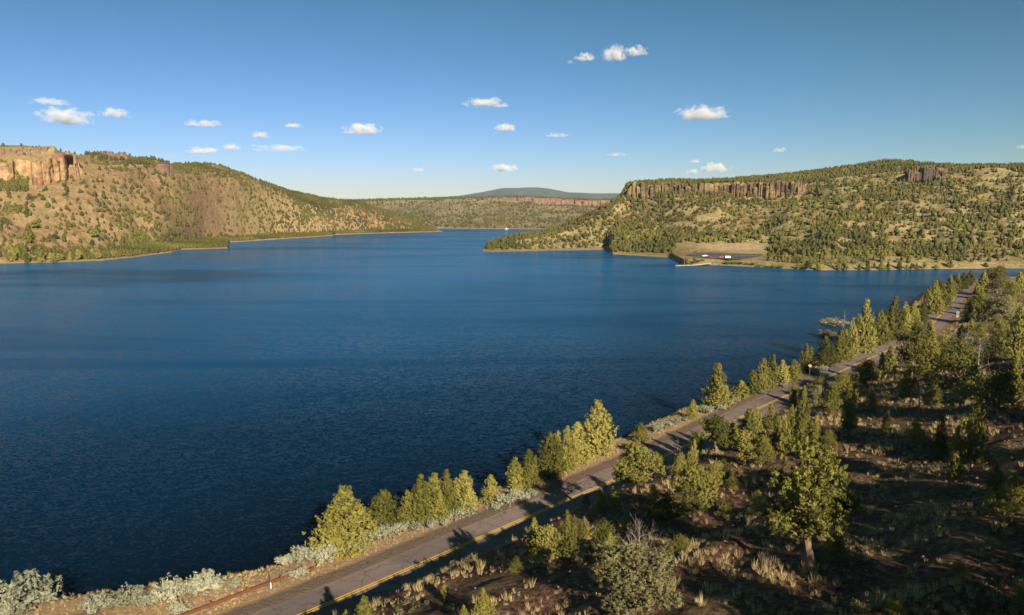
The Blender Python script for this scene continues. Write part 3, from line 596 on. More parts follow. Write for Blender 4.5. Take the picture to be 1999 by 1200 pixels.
def cone_crown(seed, spires, ntuft, blades, size=.017, tl=.075, base=.03, name='crown'):
    """spires: (dx, dy, height, radius, base). unit tree height 1"""
    rg = np.random.default_rng(seed); C_, A_, O_ = [], [], []
    tot = sum(s[2] * s[3] for s in spires)
    for dx, dy, h, rad, b0 in spires:
        n = int(ntuft * h * rad / tot); u = rg.uniform(0, 1, n) ** 1.25
        ph = rg.uniform(0, 2 * np.pi, n); k1, k2 = rg.uniform(0, 6, 2)
        prof = (1 - u) ** .72 * np.minimum(1, .45 + u * 3.2) + .05
        lob = 1 + .24 * np.sin(ph * 2 + k1 + u * 7) + .20 * np.sin(ph * 4 + k2 - u * 15) + .16 * np.sin(ph * 7 + k1 * 3 + u * 31) + rg.normal(0, .08, n)
        rr_ = rad * prof * lob * np.where(rg.uniform(0, 1, n) < .8, rg.uniform(.82, 1.0, n), rg.uniform(.35, .8, n))
        z = b0 + (h - b0) * u
        o = np.stack([np.cos(ph), np.sin(ph), 0 * ph + .25], 1); o = unit(o)
        C_.append(np.stack([dx * (.5 + .5 * u) + np.cos(ph) * rr_, dy * (.5 + .5 * u) + np.sin(ph) * rr_, z - tl * .5], 1)); O_.append(o)
        A_.append(unit(o * (.55 - .35 * u[:, None]) + np.array([0, 0, .9]) + rg.normal(0, .18, (n, 3))))
    C_, A_, O_ = map(np.concatenate, (C_, A_, O_)); n = len(C_)
    tls = tl * rg.uniform(.6, 1.3, n)
    T = sprays(C_, A_, O_, tls, tls * .38, size, blades, rg)
    # inner twigs and shaded foliage
    T2 = []
    for dx, dy, h, rad, b0 in spires:
        n = int(ntuft * .5 * h * rad / tot); u = rg.uniform(0, .93, n); ph = rg.uniform(0, 6.28, n)
        rr_ = rad * ((1 - u) ** .72) * np.minimum(1, .45 + u * 3.2) * np.sqrt(rg.uniform(0, .5, n))
        c = np.stack([dx * (.5 + .5 * u) + np.cos(ph) * rr_, dy * (.5 + .5 * u) + np.sin(ph) * rr_, b0 + (h - b0) * u], 1)
        T2.append(sprays(c, unit(rg.normal(0, 1, (n, 3))), unit(rg.normal(0, 1, (n, 3))), tl * .5, tl * .5, size * 2.4, 6, rg))
    return tri_mesh(name, np.concatenate([T] + T2), M['juniper'])
def blob_crown(seed, blobs, ntuft, blades, size=.014, tl=.055, mat='juniper', name='crown', flat=.75):
    rg = np.random.default_rng(seed); C_, A_, O_, I_ = [], [], [], []
    wsum = sum(b[3] ** 2 for b in blobs)
    for x, y, z, r_ in blobs:
        n = max(6, int(ntuft * r_ ** 2 / wsum)); o = unit(rg.normal(0, 1, (n, 3)) + np.array([0, 0, .25]))
        q = rg.uniform(.72, 1.08, (n, 1)) * (1 + .22 * np.sin(o[:, :1] * 5 + o[:, 1:2] * 4 + x * 30))
        C_.append(np.array([x, y, z]) + o * r_ * q * np.array([1, 1, flat])); O_.append(o)
        A_.append(unit(o * .8 + np.array([0, 0, .55]) + rg.normal(0, .25, (n, 3))))
        m_ = n // 2; I_.append(np.array([x, y, z]) + unit(rg.normal(0, 1, (m_, 3))) * r_ * rg.uniform(0, .7, (m_, 1)) * np.array([1, 1, flat]))
    C_, A_, O_, I_ = map(np.concatenate, (C_, A_, O_, I_)); n = len(C_); tls = tl * rg.uniform(.6, 1.3, n)
    T = sprays(C_, A_, O_, tls, tls * .42, size, blades, rg)
    T2 = sprays(I_, unit(rg.normal(0, 1, I_.shape)), unit(rg.normal(0, 1, I_.shape)), tl * .5, tl * .5, size * 2.2, 5, rg)
    return tri_mesh(name, np.concatenate([T, T2]), M[mat])
def straight_trunk(seed, h=.85, r0=.022):
    rg = random.Random(seed); mb = MB()
    pts = [(rg.uniform(-.006, .006) * i, rg.uniform(-.006, .006) * i, -0.03 + (h + .03) * i / 7) for i in range(8)]
    mb.tube(pts, [r0 * (1.5 if i == 0 else 1) * (1 - i / 8.5) for i in range(8)], 8)
    for k in range(9):
        z = .12 + .07 * k; a = rg.uniform(0, 6.28); L = .16 * (1 - z) + .03
        mb.tube([(0, 0, z), (math.cos(a) * L * .5, math.sin(a) * L * .5, z + .03), (math.cos(a) * L, math.sin(a) * L, z + .09)], [.007, .005, .002], 5)
    return mb.mesh('trunk', M['bark'])
def limbed(seed, nb=11, spread=.42, fork=.28, h=1.0, rb=(.10, .16), lean=.05, r0=.036):
    """old juniper: forked trunk with limbs that carry foliage masses; returns trunk mesh and blob list"""
    rg = random.Random(seed); mb = MB(); lx, ly = rg.uniform(-lean, lean), rg.uniform(-lean, lean)
    f_ = Vector((lx, ly, fork)); mb.tube([(0, 0, -.04), (lx * .3 + .012, ly * .3, fork * .5), tuple(f_)], [r0 * 1.45, r0, r0 * .85], 9)
    blobs = []
    for k in range(nb):
        a = 6.283 * k / nb * 2.4 + rg.uniform(-.4, .4); zz = fork + .06 + (h - .13 - fork) * ((k + .5) / nb) ** .9
        e = math.sin(math.pi * min(1, (.25 + .8 * (zz - fork) / (h - fork)))) ** .7 * spread * rg.uniform(.45, 1.0)
        if k == nb - 1: e *= .2
        end = Vector((lx + math.cos(a) * e, ly + math.sin(a) * e, zz)); st = f_.lerp(Vector((lx * 1.3, ly * 1.3, h * .85)), max(0, (zz - fork) / (h - fork) * .7 - .12))
        mid = st.lerp(end, .5) + Vector((rg.uniform(-.03, .03), rg.uniform(-.03, .03), -.03))
        mb.tube([tuple(st), tuple(mid), tuple(end)], [r0 * .5, r0 * .32, r0 * .12], 6)
        blobs.append((end.x, end.y, end.z, rg.uniform(*rb)))
        blobs.append((mid.x, mid.y, mid.z + .04, rg.uniform(*rb) * .72))
        for q in range(2):
            blobs.append((end.x + rg.uniform(-.09, .09), end.y + rg.uniform(-.09, .09), min(h - .05, end.z + rg.uniform(-.06, .07)), rg.uniform(*rb) * .6))
    mb.tube([tuple(f_), (lx * 1.3, ly * 1.3, h * .88)], [r0 * .8, r0 * .15], 7)
    return mb.mesh('trunk', M['bark']), blobs
def dead_mesh(seed, spread=.5, n0=9, name='trunk', r0=.022, fork=.1):
    rg = random.Random(seed); mb = MB()
    def grow(p_, d, L, r_, dep):
        pts = [p_]; rad = [r_]
        for i in range(3):
            d = (d + Vector((rg.uniform(-.22, .22), rg.uniform(-.22, .22), rg.uniform(-.05, .2)))).normalized()
            pts.append(pts[-1] + d * L / 3); rad.append(r_ * (1 - (i + 1) / 3.6))
        mb.tube([tuple(q) for q in pts], rad, 5)
        if dep > 0:
            for k in range(3 + (dep > 1)):
                q = pts[rg.randint(1, 3)]; dd = (d + Vector((rg.uniform(-1, 1), rg.uniform(-1, 1), rg.uniform(-.2, .6))) * .9).normalized()
                grow(q, dd, L * rg.uniform(.45, .7), rad[-1] * .95 + .0012, dep - 1)
    mb.tube([(0, 0, -.03), (.01, 0, .35), (.0, .01, .7), (.01, 0, 1.0)], [r0, r0 * .75, r0 * .45, r0 * .12], 6)
    for k in range(n0):
        z = fork + (.88 - fork) * k / n0; a = k * 2.4; u_ = spread * (1 - z * .75)
        grow(Vector((0, 0, z)), Vector((math.cos(a), math.sin(a), .55)).normalized(), u_, r0 * .5 * (1 - z * .6), 2)
    return mb.mesh(name, M['deadwood'])

SP = {
 'c0': [(0, 0, 1, .27, .02), (.12, .06, .78, .20, .02), (-.12, -.05, .66, .22, .02), (.02, -.14, .5, .22, .02)],
 'c1': [(0, 0, 1, .20, .03), (.13, .02, .8, .15, .03), (-.1, .1, .72, .15, .03), (-.04, -.12, .55, .18, .02)],
 'c2': [(0, 0, 1, .30, .02), (.05, .1, .7, .26, .02), (-.14, .0, .5, .24, .02)],
 'c3': [(.05, 0, 1, .17, .03), (-.14, .04, .9, .16, .03), (.16, -.08, .74, .15, .03), (-.05, -.12, .6, .2, .02)],
 'c4': [(0, 0, 1, .16, .04), (.05, .05, .7, .14, .03)],
 'c5': [(0, 0, 1, .33, .02), (.18, .08, .7, .22, .02), (-.18, .03, .6, .24, .02), (0, -.15, .55, .24, .02), (.1, -.1, .8, .16, .1)],
}
KIND = {}
for i, (k, sp) in enumerate(SP.items()):
    wd = max(abs(a) + r_ for a, b_, h_, r_, z_ in sp) * 2
    KIND[k] = (cone_crown(100 + i, sp, 680 if k != 'c4' else 380, 26, .011 if k != 'c4' else .015, .065), straight_trunk(i), wd)
for i, (k, nb, spd, fk, rb) in enumerate([('o0', 15, .36, .20, (.10, .15)), ('o1', 12, .38, .2, (.10, .15)), ('o2', 15, .45, .10, (.11, .16)), ('o3', 9, .26, .22, (.09, .14)), ('b0', 14, .44, .06, (.15, .22)), ('g0', 18, .52, .08, (.10, .17))]):
    tk, bl = limbed(20 + i, nb, spd, fk, 1.0, rb)
    KIND[k] = (blob_crown(200 + i, bl, 1000, 26, .0105, .05, 'juniper' if k != 'g0' else 'juniper_grey'), tk, spd * 2 + .15)
KIND['d0'] = (None, dead_mesh(3, .42), .7); KIND['d1'] = (None, dead_mesh(4, .3, 5, r0=.016), .5); KIND['s0'] = (None, dead_mesh(8, .5, 14, r0=.017, fork=.2), 1.0)
NT = []      # placed near trees: x, y for spacing checks
def place(kind, name, X, Y, Z, h, wid, label, group=None, rz=None, cat='tree'):
    cr, tk, wd = KIND[kind]
    k = wid / wd
    e = empty(name, (X, Y, Z), rng.uniform(0, 6.28) if rz is None else rz); e.scale = (k, k, h)
    tag(e, label, cat, group)
    link('trunk', tk, e)
    if cr is not None: link('crown', cr, e)
    return e
def tree_px(x, yb, yt, wpx, kind, label, group=None, name='juniper_tree', zoff=-.05):
    hp = hit(x, yb)
    if hp is None: print('MISS', x, yb, label); return
    X, Y, Z, d = hp; f = Y * math.cos(P) - (Z - CZ) * math.sin(P)
    # height so that the top projects to yt
    a, ff, u = rayv(x, yt); h = CZ + u * (Y / ff) - Z
    h = max(.6, float(h)); wd = wpx * f / F * ((1.45 if x < 1400 else 1.2) if group == 'junipers lining the lake side of the road' else 1.3) * rng.uniform(.88, 1.12)
    NT.append((X, Y, h))
    return place(kind, name, X, Y, Z + zoff, h, wd, label, group)
GL = 'junipers lining the lake side of the road'; GH = 'junipers on the near hillside'; GR = 'junipers beside the far stretch of road'
row = [
 (675, 1074, 952, 100, 'c0', 'largest broad yellow-green cone juniper at the near end of the lakeside row'),
 (750, 1030, 957, 74, 'c2', 'wide pointed juniper second from the near end of the lakeside row'),
 (797, 1024, 958, 52, 'c5', 'blunt-topped juniper right of the wide pointed second tree of the lakeside row'),
 (823, 1020, 927, 42, 'c4', 'slim spire juniper rising above the near clump of the lakeside row'),
 (850, 1016, 925, 46, 'c1', 'upright juniper just right of the slim spire in the near lakeside clump'),
 (873, 1010, 918, 44, 'c3', 'tallest twin-topped juniper in the near lakeside clump'),
 (908, 1000, 920, 50, 'c1', 'last juniper at the far end of the near lakeside clump'),
 (958, 980, 927, 36, 'c2', 'small lone juniper between two lakeside clumps with water on both sides'),
 (1006, 955, 893, 28, 'c4', 'narrow juniper at the near end of the second lakeside clump'),
 (1032, 952, 877, 34, 'c1', 'slender juniper second in the middle lakeside clump'),
 (1074, 930, 845, 66, 'c5', 'round bushy juniper in the middle lakeside clump'),
 (1102, 918, 832, 42, 'c3', 'twin-spired juniper behind the round bushy one in the middle lakeside clump'),
 (1127, 905, 825, 44, 'c4', 'tall narrow juniper leaning on the biggest tree of the middle lakeside clump'),
 (1165, 885, 783, 66, 'c0', 'tall full juniper ending the middle lakeside clump, open water to its right'),
 (1250, 860, 825, 32, 'c2', 'small rounded juniper alone at the road bend beside grey sagebrush'),
 (1352, 817, 780, 25, 'c2', 'knee-high young juniper just in front of the big dark lakeside cone'),
 (1400, 795, 710, 66, 'c0', 'big dense dark green cone juniper standing alone at the water'),
 (1446, 778, 742, 30, 'c4', 'dark shaded juniper right behind the big lone cone'),
 (1468, 770, 722, 28, 'c4', 'dark thin spire juniper before the third lakeside clump'),
 (1488, 762, 700, 38, 'c2', 'pointed juniper leading the third lakeside clump'),
 (1506, 757, 692, 26, 'c3', 'ragged double-tipped juniper in the third lakeside clump'),
 (1526, 748, 703, 26, 'c4', 'small narrow juniper behind the ragged double-tipped one'),
 (1549, 742, 702, 36, 'c5', 'sparse brownish juniper left of the yellow diamond sign'),
 (1574, 729, 670, 32, 'c3', 'open two-headed juniper right behind the yellow diamond sign'),
 (1610, 715, 656, 46, 'c5', 'broad juniper right of the two-headed one behind the sign'),
 (1640, 706, 640, 46, 'c1', 'tall juniper in front of the brown willows in the water'),
 (1660, 697, 622, 40, 'c5', 'leafy juniper right of the brown willows at the water'),
 (1686, 687, 586, 48, 'c1', 'tallest pointed juniper above the hidden part of the road'),
 (1716, 672, 606, 44, 'c5', 'rounded juniper right of the tallest lakeside spire'),
 (1743, 662, 580, 40, 'c1', 'tall juniper with a rough crown over the far bend'),
 (1764, 652, 590, 34, 'c2', 'mid-sized juniper following the rough crowned one'),
 (1782, 645, 588, 30, 'c3', 'narrow juniper left of the clear strip of far road'),
 (1800, 638, 592, 30, 'c5', 'low juniper touching the left edge of the far road'),
 (1822, 612, 548, 40, 'c1', 'bright tall juniper left of the far straight road'),
 (1838, 603, 552, 34, 'c3', 'bright clump juniper close to the verge of the far straight road'),
 (1812, 603, 560, 30, 'c5', 'juniper on the water side of the far bright clump'),
 (1852, 585, 537, 26, 'c1', 'small juniper where the far road starts to curve'),
 (1866, 573, 533, 24, 'c3', 'thin juniper on the outside of the far curve'),
 (1880, 564, 531, 22, 'c1', 'last but one juniper on the outside of the far curve'),
 (1893, 557, 528, 20, 'c4', 'farthest juniper at the end of the visible road'),
 (1832, 572, 545, 22, 'c5', 'dark low juniper at the water behind the far curve'),
 (1730, 650, 606, 30, 'c2', 'short juniper wedged at the water behind the rough crown'),
 (1701, 668, 622, 36, 'c5', 'low wide juniper in the gap left of the rounded one'),
]
for x, yb, yt, wp, k, lab in row: tree_px(x, yb, yt, wp, k, lab, GL)
hill = [
 (1238, 962, 866, 88, 'o1', 'spreading double-trunked juniper leaning over the road edge'),
 (1172, 992, 952, 30, 'c3', 'small juniper at the road edge left of the double-trunked tree'),
 (1196, 988, 949, 28, 'c2', 'small juniper directly left below the double-trunked tree'),
 (1160, 1003, 977, 22, 'c2', 'tiny round juniper nearest the yellow line on the uphill side'),
 (1197, 1006, 984, 12, 'c4', 'tiny pointed sapling under the double-trunked tree'),
 (1145, 985, 962, 20, 'c5', 'tiny bush juniper overlapping the yellow line'),
 (1043, 1082, 1010, 28, 'c4', 'slim juniper left of the shrubby clump above the dark lane'),
 (1074, 1098, 1024, 56, 'o2', 'shrubby olive juniper above the dark lane'),
 (1110, 1090, 996, 38, 'c3', 'tall forked juniper right of the shrubby one above the dark lane'),
 (1182, 1082, 1018, 50, 'b0', 'dark rounded juniper in shade behind the small green spire'),
 (1190, 1108, 1040, 36, 'c2', 'bright green spire juniper against the silver-topped tree'),
 (1232, 1192, 1058, 182, 'g0', 'huge spreading grey-green juniper with bare silver branches at its top'),
 (944, 1212, 1148, 40, 'c2', 'bright yellow-green juniper cut by the bottom edge of the picture'),
 (906, 1215, 1180, 26, 'c2', 'tip of a small juniper left of the bright one at the bottom edge'),
 (867, 1176, 1140, 16, 'o3', 'stick-thin sapling with a tuft on top near the bottom edge'),
 (937, 1112, 1090, 18, 'c5', 'tiny bush juniper on the grassy bank above the dark lane'),
 (712, 1232, 1164, 50, 'c0', 'cone juniper at the bottom edge against the dark lane'),
 (676, 1222, 1189, 22, 'c2', 'juniper tip left of the cone at the bottom edge'),
 (1356, 1018, 905, 74, 'o0', 'open juniper with a visible pale trunk in the middle of the hillside'),
 (1300, 1022, 962, 60, 'b0', 'dark low juniper left of the open pale-trunked one'),
 (1354, 900, 857, 26, 'c2', 'neat small juniper cone standing alone near the road'),
 (1415, 905, 886, 13, 'c4', 'tiny sapling between the neat cone and the tall hillside juniper'),
 (1452, 908, 840, 44, 'o3', 'tall rough juniper above the sunlit grass patch'),
 (1582, 1106, 868, 168, 'o0', 'largest juniper on the hillside with a thick brown leaning trunk'),
 (1628, 1092, 1042, 42, 'b0', 'leafy low bush juniper right of the thick leaning trunk'),
 (1419, 1012, 970, 30, 'b0', 'small shaded juniper bush left of the largest hillside tree'),
 (1398, 882, 812, 68, 'o1', 'rounded juniper beside the bare black post by the road'),
 (1459, 872, 798, 30, 'c4', 'upright juniper over the rough one on the slope by the road'),
 (1504, 838, 787, 28, 'c2', 'yellow-lit juniper near the shadowed verge'),
 (1528, 888, 815, 28, 'c3', 'thin tall juniper behind the crown of the largest hillside tree'),
 (1543, 862, 790, 24, 'c1', 'slim juniper squeezed among the tall ones over the largest crown'),
 (1563, 868, 768, 32, 'c1', 'tallest slim juniper over the crown of the largest hillside tree'),
 (1548, 788, 747, 16, 'c4', 'thin dark spire right at the road verge'),
 (1592, 812, 752, 40, 'g0', 'greyish bushy juniper on the uphill verge'),
 (1622, 812, 760, 34, 'b0', 'rounded yellow juniper behind the dark pointed one'),
 (1657, 838, 750, 34, 'c3', 'dark pointed juniper above the striped shadows'),
 (1600, 762, 735, 38, 'b0', 'wide low bush juniper hiding the road edge'),
 (1640, 775, 727, 40, 'b0', 'dusky round juniper beside the road bend'),
 (1690, 755, 703, 56, 'b0', 'wide olive juniper clump below the hidden road'),
 (1719, 740, 688, 15, 'c4', 'dry thin grey-green juniper spire'),
 (1736, 728, 673, 20, 'c4', 'green spire juniper right of the dry thin one'),
 (1776, 735, 630, 58, 'o0', 'tall dark-trunked juniper hiding the road bend'),
 (1815, 668, 625, 20, 'c4', 'bright narrow juniper at the near end of the clear far road'),
 (1812, 742, 668, 60, 'b0', 'dense juniper filling the middle between road bend and snags'),
 (1872, 762, 664, 96, 'b0', 'massive rounded juniper in front of the white snags'),
 (1768, 778, 716, 42, 'c5', 'bright young juniper left below the massive rounded one'),
 (1896, 775, 700, 26, 'c4', 'green spire juniper below the white snags'),
 (1885, 782, 742, 44, 'b0', 'low juniper at the foot of the massive rounded one'),
 (1978, 776, 690, 26, 'c4', 'slim juniper near the right edge in front of the dark shade'),
 (1950, 806, 724, 66, 'b0', 'broad leafy juniper near the right edge'),
 (1893, 938, 785, 48, 'o0', 'tall juniper with a sharp top right of the dark pair'),
 (1862, 938, 832, 32, 'c1', 'bright pointed juniper attached to the tall sharp-topped one'),
 (1834, 896, 815, 34, 'c5', 'dark sparse juniper left of the bright pointed one'),
 (1785, 868, 822, 42, 'b0', 'low dark bush juniper below the white dead tree'),
 (1940, 972, 903, 34, 'c1', 'yellow-tipped juniper at the edge of the deep shade'),
 (1975, 1018, 925, 58, 'o2', 'dark wide juniper at the right edge in deep shade'),
 (1990, 1192, 1145, 34, 'b0', 'small bright juniper in the bottom right corner'),
 (1745, 1206, 1172, 44, 'b0', 'low green bush juniper beside red leaves at the bottom edge'),
 (1917, 580, 528, 18, 'c4', 'tall narrow juniper where the far road disappears'),
 (1946, 572, 520, 42, 'b0', 'wide dark juniper on the crest above the far curve'),
 (1988, 576, 531, 20, 'c4', 'narrow juniper on the crest at the right edge'),
 (1905, 602, 553, 18, 'c4', 'slim juniper on the uphill verge of the far road'),
 (1914, 612, 562, 20, 'c1', 'juniper next to the slim one on the uphill far verge'),
 (1888, 628, 580, 26, 'c2', 'cone juniper right above the blue and brown sign'),
 (1924, 628, 578, 38, 'b0', 'rounded juniper uphill of the far cone'),
 (1960, 624, 576, 44, 'g0', 'grey-green rounded juniper on the far slope'),
 (1986, 640, 600, 30, 'c5', 'juniper at the right edge on the far slope'),
 (1878, 662, 630, 16, 'c4', 'small green juniper just below the blue and brown sign'),
 (1894, 660, 622, 26, 'c5', 'leafy juniper right below the blue and brown sign'),
 (1912, 664, 630, 30, 'b0', 'low juniper uphill of the blue and brown sign'),
 (1948, 668, 622, 40, 'b0', 'rusty-tinged round juniper on the far slope'),
 (1986, 700, 600, 52, 'c2', 'tall black shaded juniper at the right edge'),
 (1972, 590, 548, 34, 'b0', 'dusky juniper near the crest on the far slope'),
 (1932, 548, 522, 22, 'b0', 'small juniper on the crest closest to the far shore'),
]
hill += [
 (1325, 935, 885, 30, 'b0', 'round juniper between the double-trunked tree and the neat cone'), (1288, 912, 878, 22, 'c5', 'small juniper above the double-trunked tree'),
 (1395, 950, 900, 34, 'b0', 'full juniper between the open pale-trunked one and the rough one'), (1430, 955, 915, 26, 'c2', 'small cone juniper under the tall rough one'),
 (1490, 905, 850, 36, 'b0', 'bushy juniper left above the largest crown'), (1520, 862, 812, 30, 'c3', 'ragged juniper filling the gap over the largest crown'),
 (1430, 868, 822, 26, 'b0', 'dark bush juniper between the rounded and the upright one'), (1360, 880, 842, 24, 'b0', 'low juniper by the road just above the neat cone'),
 (1475, 842, 790, 24, 'c1', 'slender juniper nearest the road above the upright one'), (1590, 872, 812, 34, 'c5', 'leafy juniper right behind the largest crown'),
 (1618, 880, 838, 28, 'b0', 'low juniper at the upper right of the largest crown'), (1568, 790, 752, 24, 'c3', 'small juniper on the verge beside the thin dark spire'),
 (1665, 770, 735, 30, 'b0', 'round juniper between the dusky one and the wide olive clump'), (1700, 800, 765, 30, 'b0', 'low juniper on the striped shadow slope'),
 (1730, 842, 800, 26, 'c2', 'small juniper left of the white dead tree'), (1820, 800, 752, 34, 'b0', 'round juniper right of the white dead tree'),
 (1850, 712, 672, 34, 'c5', 'juniper between the narrow bright one and the snags'), (1838, 690, 650, 26, 'b0', 'bush juniper at the hidden verge below the far road'),
 (1925, 720, 672, 40, 'b0', 'wide juniper right of the snags'), (1945, 690, 650, 30, 'c3', 'upright juniper above the wide one right of the snags'),
 (1140, 1052, 1008, 30, 'c5', 'dark juniper right of the tall forked one'), (1275, 985, 945, 34, 'b0', 'dark juniper under the right side of the double-trunked tree'),
 (1222, 1030, 1000, 26, 'c2', 'tiny juniper just above the silver top'), (1330, 1080, 1045, 36, 'b0', 'low juniper right of the huge spreading one'),
 (1480, 1005, 960, 40, 'b0', 'dark juniper bush left of the thick leaning trunk'), (1010, 1120, 1088, 26, 'b0', 'small round juniper left of the shrubby clump'),
 (1930, 1000, 950, 30, 'c2', 'shaded juniper left of the dark wide one'), (1868, 1130, 1098, 28, 'b0', 'low juniper on the stony patch at lower right')]
for x, yb, yt, wp, k, lab in hill: tree_px(x, yb, yt, wp, k, lab, GH)
# bare and dead trees
tree_px(1793, 806, 742, 42, 'd0', 'bare white dead tree on the dark slope', 'dead trees', 'dead_tree')
tree_px(1322, 886, 850, 14, 'd1', 'short bare grey snag by the road near the double-trunked tree', 'dead trees', 'dead_tree')
tree_px(1882, 728, 640, 60, 's0', 'white snag branches rising over the massive rounded juniper', 'dead trees', 'dead_tree')
tree_px(1905, 752, 662, 52, 'd0', 'second bleached snag leaning right of the white one', 'dead trees', 'dead_tree')
tree_px(1400, 826, 786, 10, 'd1', 'thin black bare sapling at the verge below the big lone cone', 'dead trees', 'dead_tree')
tree_px(1160, 1085, 1046, 18, 'd1', 'faint grey twiggy sapling in the shade', 'dead trees', 'dead_tree')
tree_px(1244, 1150, 1010, 80, 's0', 'silver dead top standing out of the huge spreading juniper', 'dead trees', 'dead_tree')
# further trees up the slope, right of and behind the camera, that throw the long shadows into the view
for i, (X, Y, h, k) in enumerate([(41, 44, 11, 'b0'), (49, 55, 11, 'o2'), (57, 64, 12, 'b0'), (66, 77, 12, 'o2'), (77, 90, 12, 'b0'), (90, 106, 12, 'c0'), (101, 121, 11, 'b0'), (115, 137, 11, 'o2'), (46, 42, 10, 'o2'), (58, 55, 11, 'b0'), (71, 70, 12, 'o2'), (86, 88, 12, 'b0'), (130, 156, 9, 'b0'), (36, 34, 9, 'b0'), (150, 178, 9, 'c0'), (104, 108, 11, 'b0'), (33, 22, 8, 'b0'), (63, 44, 10, 'b0'), (170, 200, 9, 'b0'), (28, 14, 11, 'o2'), (32, 26, 11, 'b0'), (24, 18, 9, 'b0'), (34, 12, 10, 'o2'), (44, 22, 11, 'b0'), (18, 4, 10, 'b0'), (30, 2, 10, 'o2'), (52, 30, 11, 'b0'), (4, 8, 7, 'b0')]):
    place(k, 'juniper_tree', X, Y, float(gh(X, Y)) - .1, h, h * .85, ORD[i % 20] + (' tall' if i > 19 else '') + ' juniper up the shaded slope just past the right edge of the view', 'junipers up the slope at the right edge')

# ------------------------------------------------------------------ sagebrush along the lakeside bank
def bush_mesh(seed, n=90, mat='sage', size=.035, tl=.17, flat=.8):
    rg = random.Random(seed); bl = [(0, 0, .32, .34)] + [(math.cos(a) * .3, math.sin(a) * .3, rg.uniform(.2, .42), rg.uniform(.16, .26)) for a in [rg.uniform(0, 6.28) for _ in range(6)]]
    return blob_crown(seed, bl, n, 22, size, tl, mat, 'foliage', flat)
SB = [bush_mesh(300 + i) for i in range(4)]; WB = [bush_mesh(310 + i, 70, 'willow', .03, .2) for i in range(2)]; GB = [bush_mesh(320 + i, 110, 'shrub', .03, .14) for i in range(2)]
def twig_stem(): 
    mb = MB(); rg = random.Random(5)
    for k in range(9):
        a = k * .7; mb.tube([(0, 0, -.05), (math.cos(a) * .15, math.sin(a) * .15, .16), (math.cos(a) * .32, math.sin(a) * .32, .38)], [.02, .014, .006], 5)
    return mb.mesh('stem', M['bark'])
STEM = twig_stem()
def bush(name, meshes, X, Y, Z, wid, h, label, cat, group):
    e = empty(name, (X, Y, Z - .05), rng.uniform(0, 6.28)); e.scale = (wid, wid, h); tag(e, label, cat, group)
    link('foliage', meshes[int(rng.integers(len(meshes)))], e); link('stem', STEM, e)
sage = [
 (60, 1186, 84, 'large rounded sagebrush at the bottom left corner'), (28, 1196, 40, 'sagebrush at the left edge of the bank'),
 (185, 1190, 46, 'sagebrush beside the thin stake'), (248, 1180, 52, 'first of the run of sagebrush right of the thin stake'), (290, 1184, 34, 'low sagebrush in front of the run near the stake'),
 (330, 1172, 50, 'rounded sagebrush in the middle of the run near the stake'), (368, 1160, 40, 'sagebrush left of the tall one ending the first run'), (408, 1152, 58, 'tall sagebrush ending the first run above the guardrail'),
 (355, 1196, 34, 'small sagebrush above the near end of the guardrail'), (458, 1145, 22, 'small sagebrush halfway along the guardrail'), (560, 1128, 18, 'small sagebrush at the delineator post'),
 (584, 1128, 30, 'bright sagebrush just above the far end of the guardrail'), (560, 1102, 32, 'flat sagebrush at the bank edge before the pale mass'), (600, 1096, 46, 'left half of the pale sagebrush mass above the guardrail end'),
 (638, 1098, 46, 'right half of the pale sagebrush mass above the guardrail end'), (650, 1072, 28, 'sagebrush tucked under the largest cone juniper'), (672, 1078, 30, 'sagebrush at the foot of the largest cone juniper'),
 (692, 1074, 38, 'pale sagebrush right of the largest cone juniper foot'), (728, 1058, 44, 'left big sagebrush of the row before the second juniper'), (752, 1050, 42, 'middle big sagebrush of the row before the second juniper'),
 (776, 1042, 36, 'right big sagebrush under the blunt-topped juniper'), (812, 1036, 28, 'sagebrush under the slim spire juniper'), (840, 1032, 28, 'sagebrush under the upright juniper'), (865, 1026, 24, 'sagebrush between clump shade and gravel'),
 (892, 1015, 34, 'left sagebrush of the pair below the last clump juniper'), (916, 1008, 36, 'right sagebrush of the pair below the last clump juniper'), (962, 995, 28, 'left sagebrush below the small lone juniper'),
 (985, 984, 36, 'big sagebrush right of the small lone juniper'), (1003, 972, 30, 'tall sagebrush before the middle clump'), (1022, 975, 22, 'low sagebrush strip before the middle clump'), (1040, 968, 20, 'small sagebrush at the start of the middle clump'),
 (1238, 874, 18, 'tiny sagebrush left of the road bend juniper'), (1266, 858, 16, 'grey sagebrush just right of the road bend juniper'), (1284, 842, 26, 'first sagebrush of the grey run at the bend'), (1302, 836, 24, 'second sagebrush of the grey run at the bend'),
 (1320, 828, 20, 'third sagebrush of the grey run at the bend'), (1338, 822, 16, 'last sagebrush of the grey run at the bend'), (1378, 806, 24, 'sagebrush between the young juniper and the big dark cone'), (1405, 800, 24, 'sagebrush in front of the big dark cone'),
 (1420, 792, 20, 'green-grey sagebrush right of the big dark cone'), (1436, 784, 14, 'little sagebrush behind the big dark cone'), (1556, 742, 14, 'sagebrush left of the yellow sign post'), (1592, 730, 20, 'sagebrush right of the yellow sign post'),
 (1608, 724, 18, 'pale sagebrush under the broad juniper past the sign'), (1490, 770, 14, 'low sagebrush at the third lakeside clump'), (1530, 755, 14, 'low sagebrush behind the verge of the third clump')]
for x, y, wp, lab in sage:
    hp = hit(x, y)
    if hp is None: print('MISS sage', x, y); continue
    X, Y, Z, d = hp; wm = wp * d / F * 1.05; bush('sagebrush', SB, X, Y, Z, wm, wm * rng.uniform(.72, .95), lab, 'sagebrush', 'sagebrush on the lakeside bank')
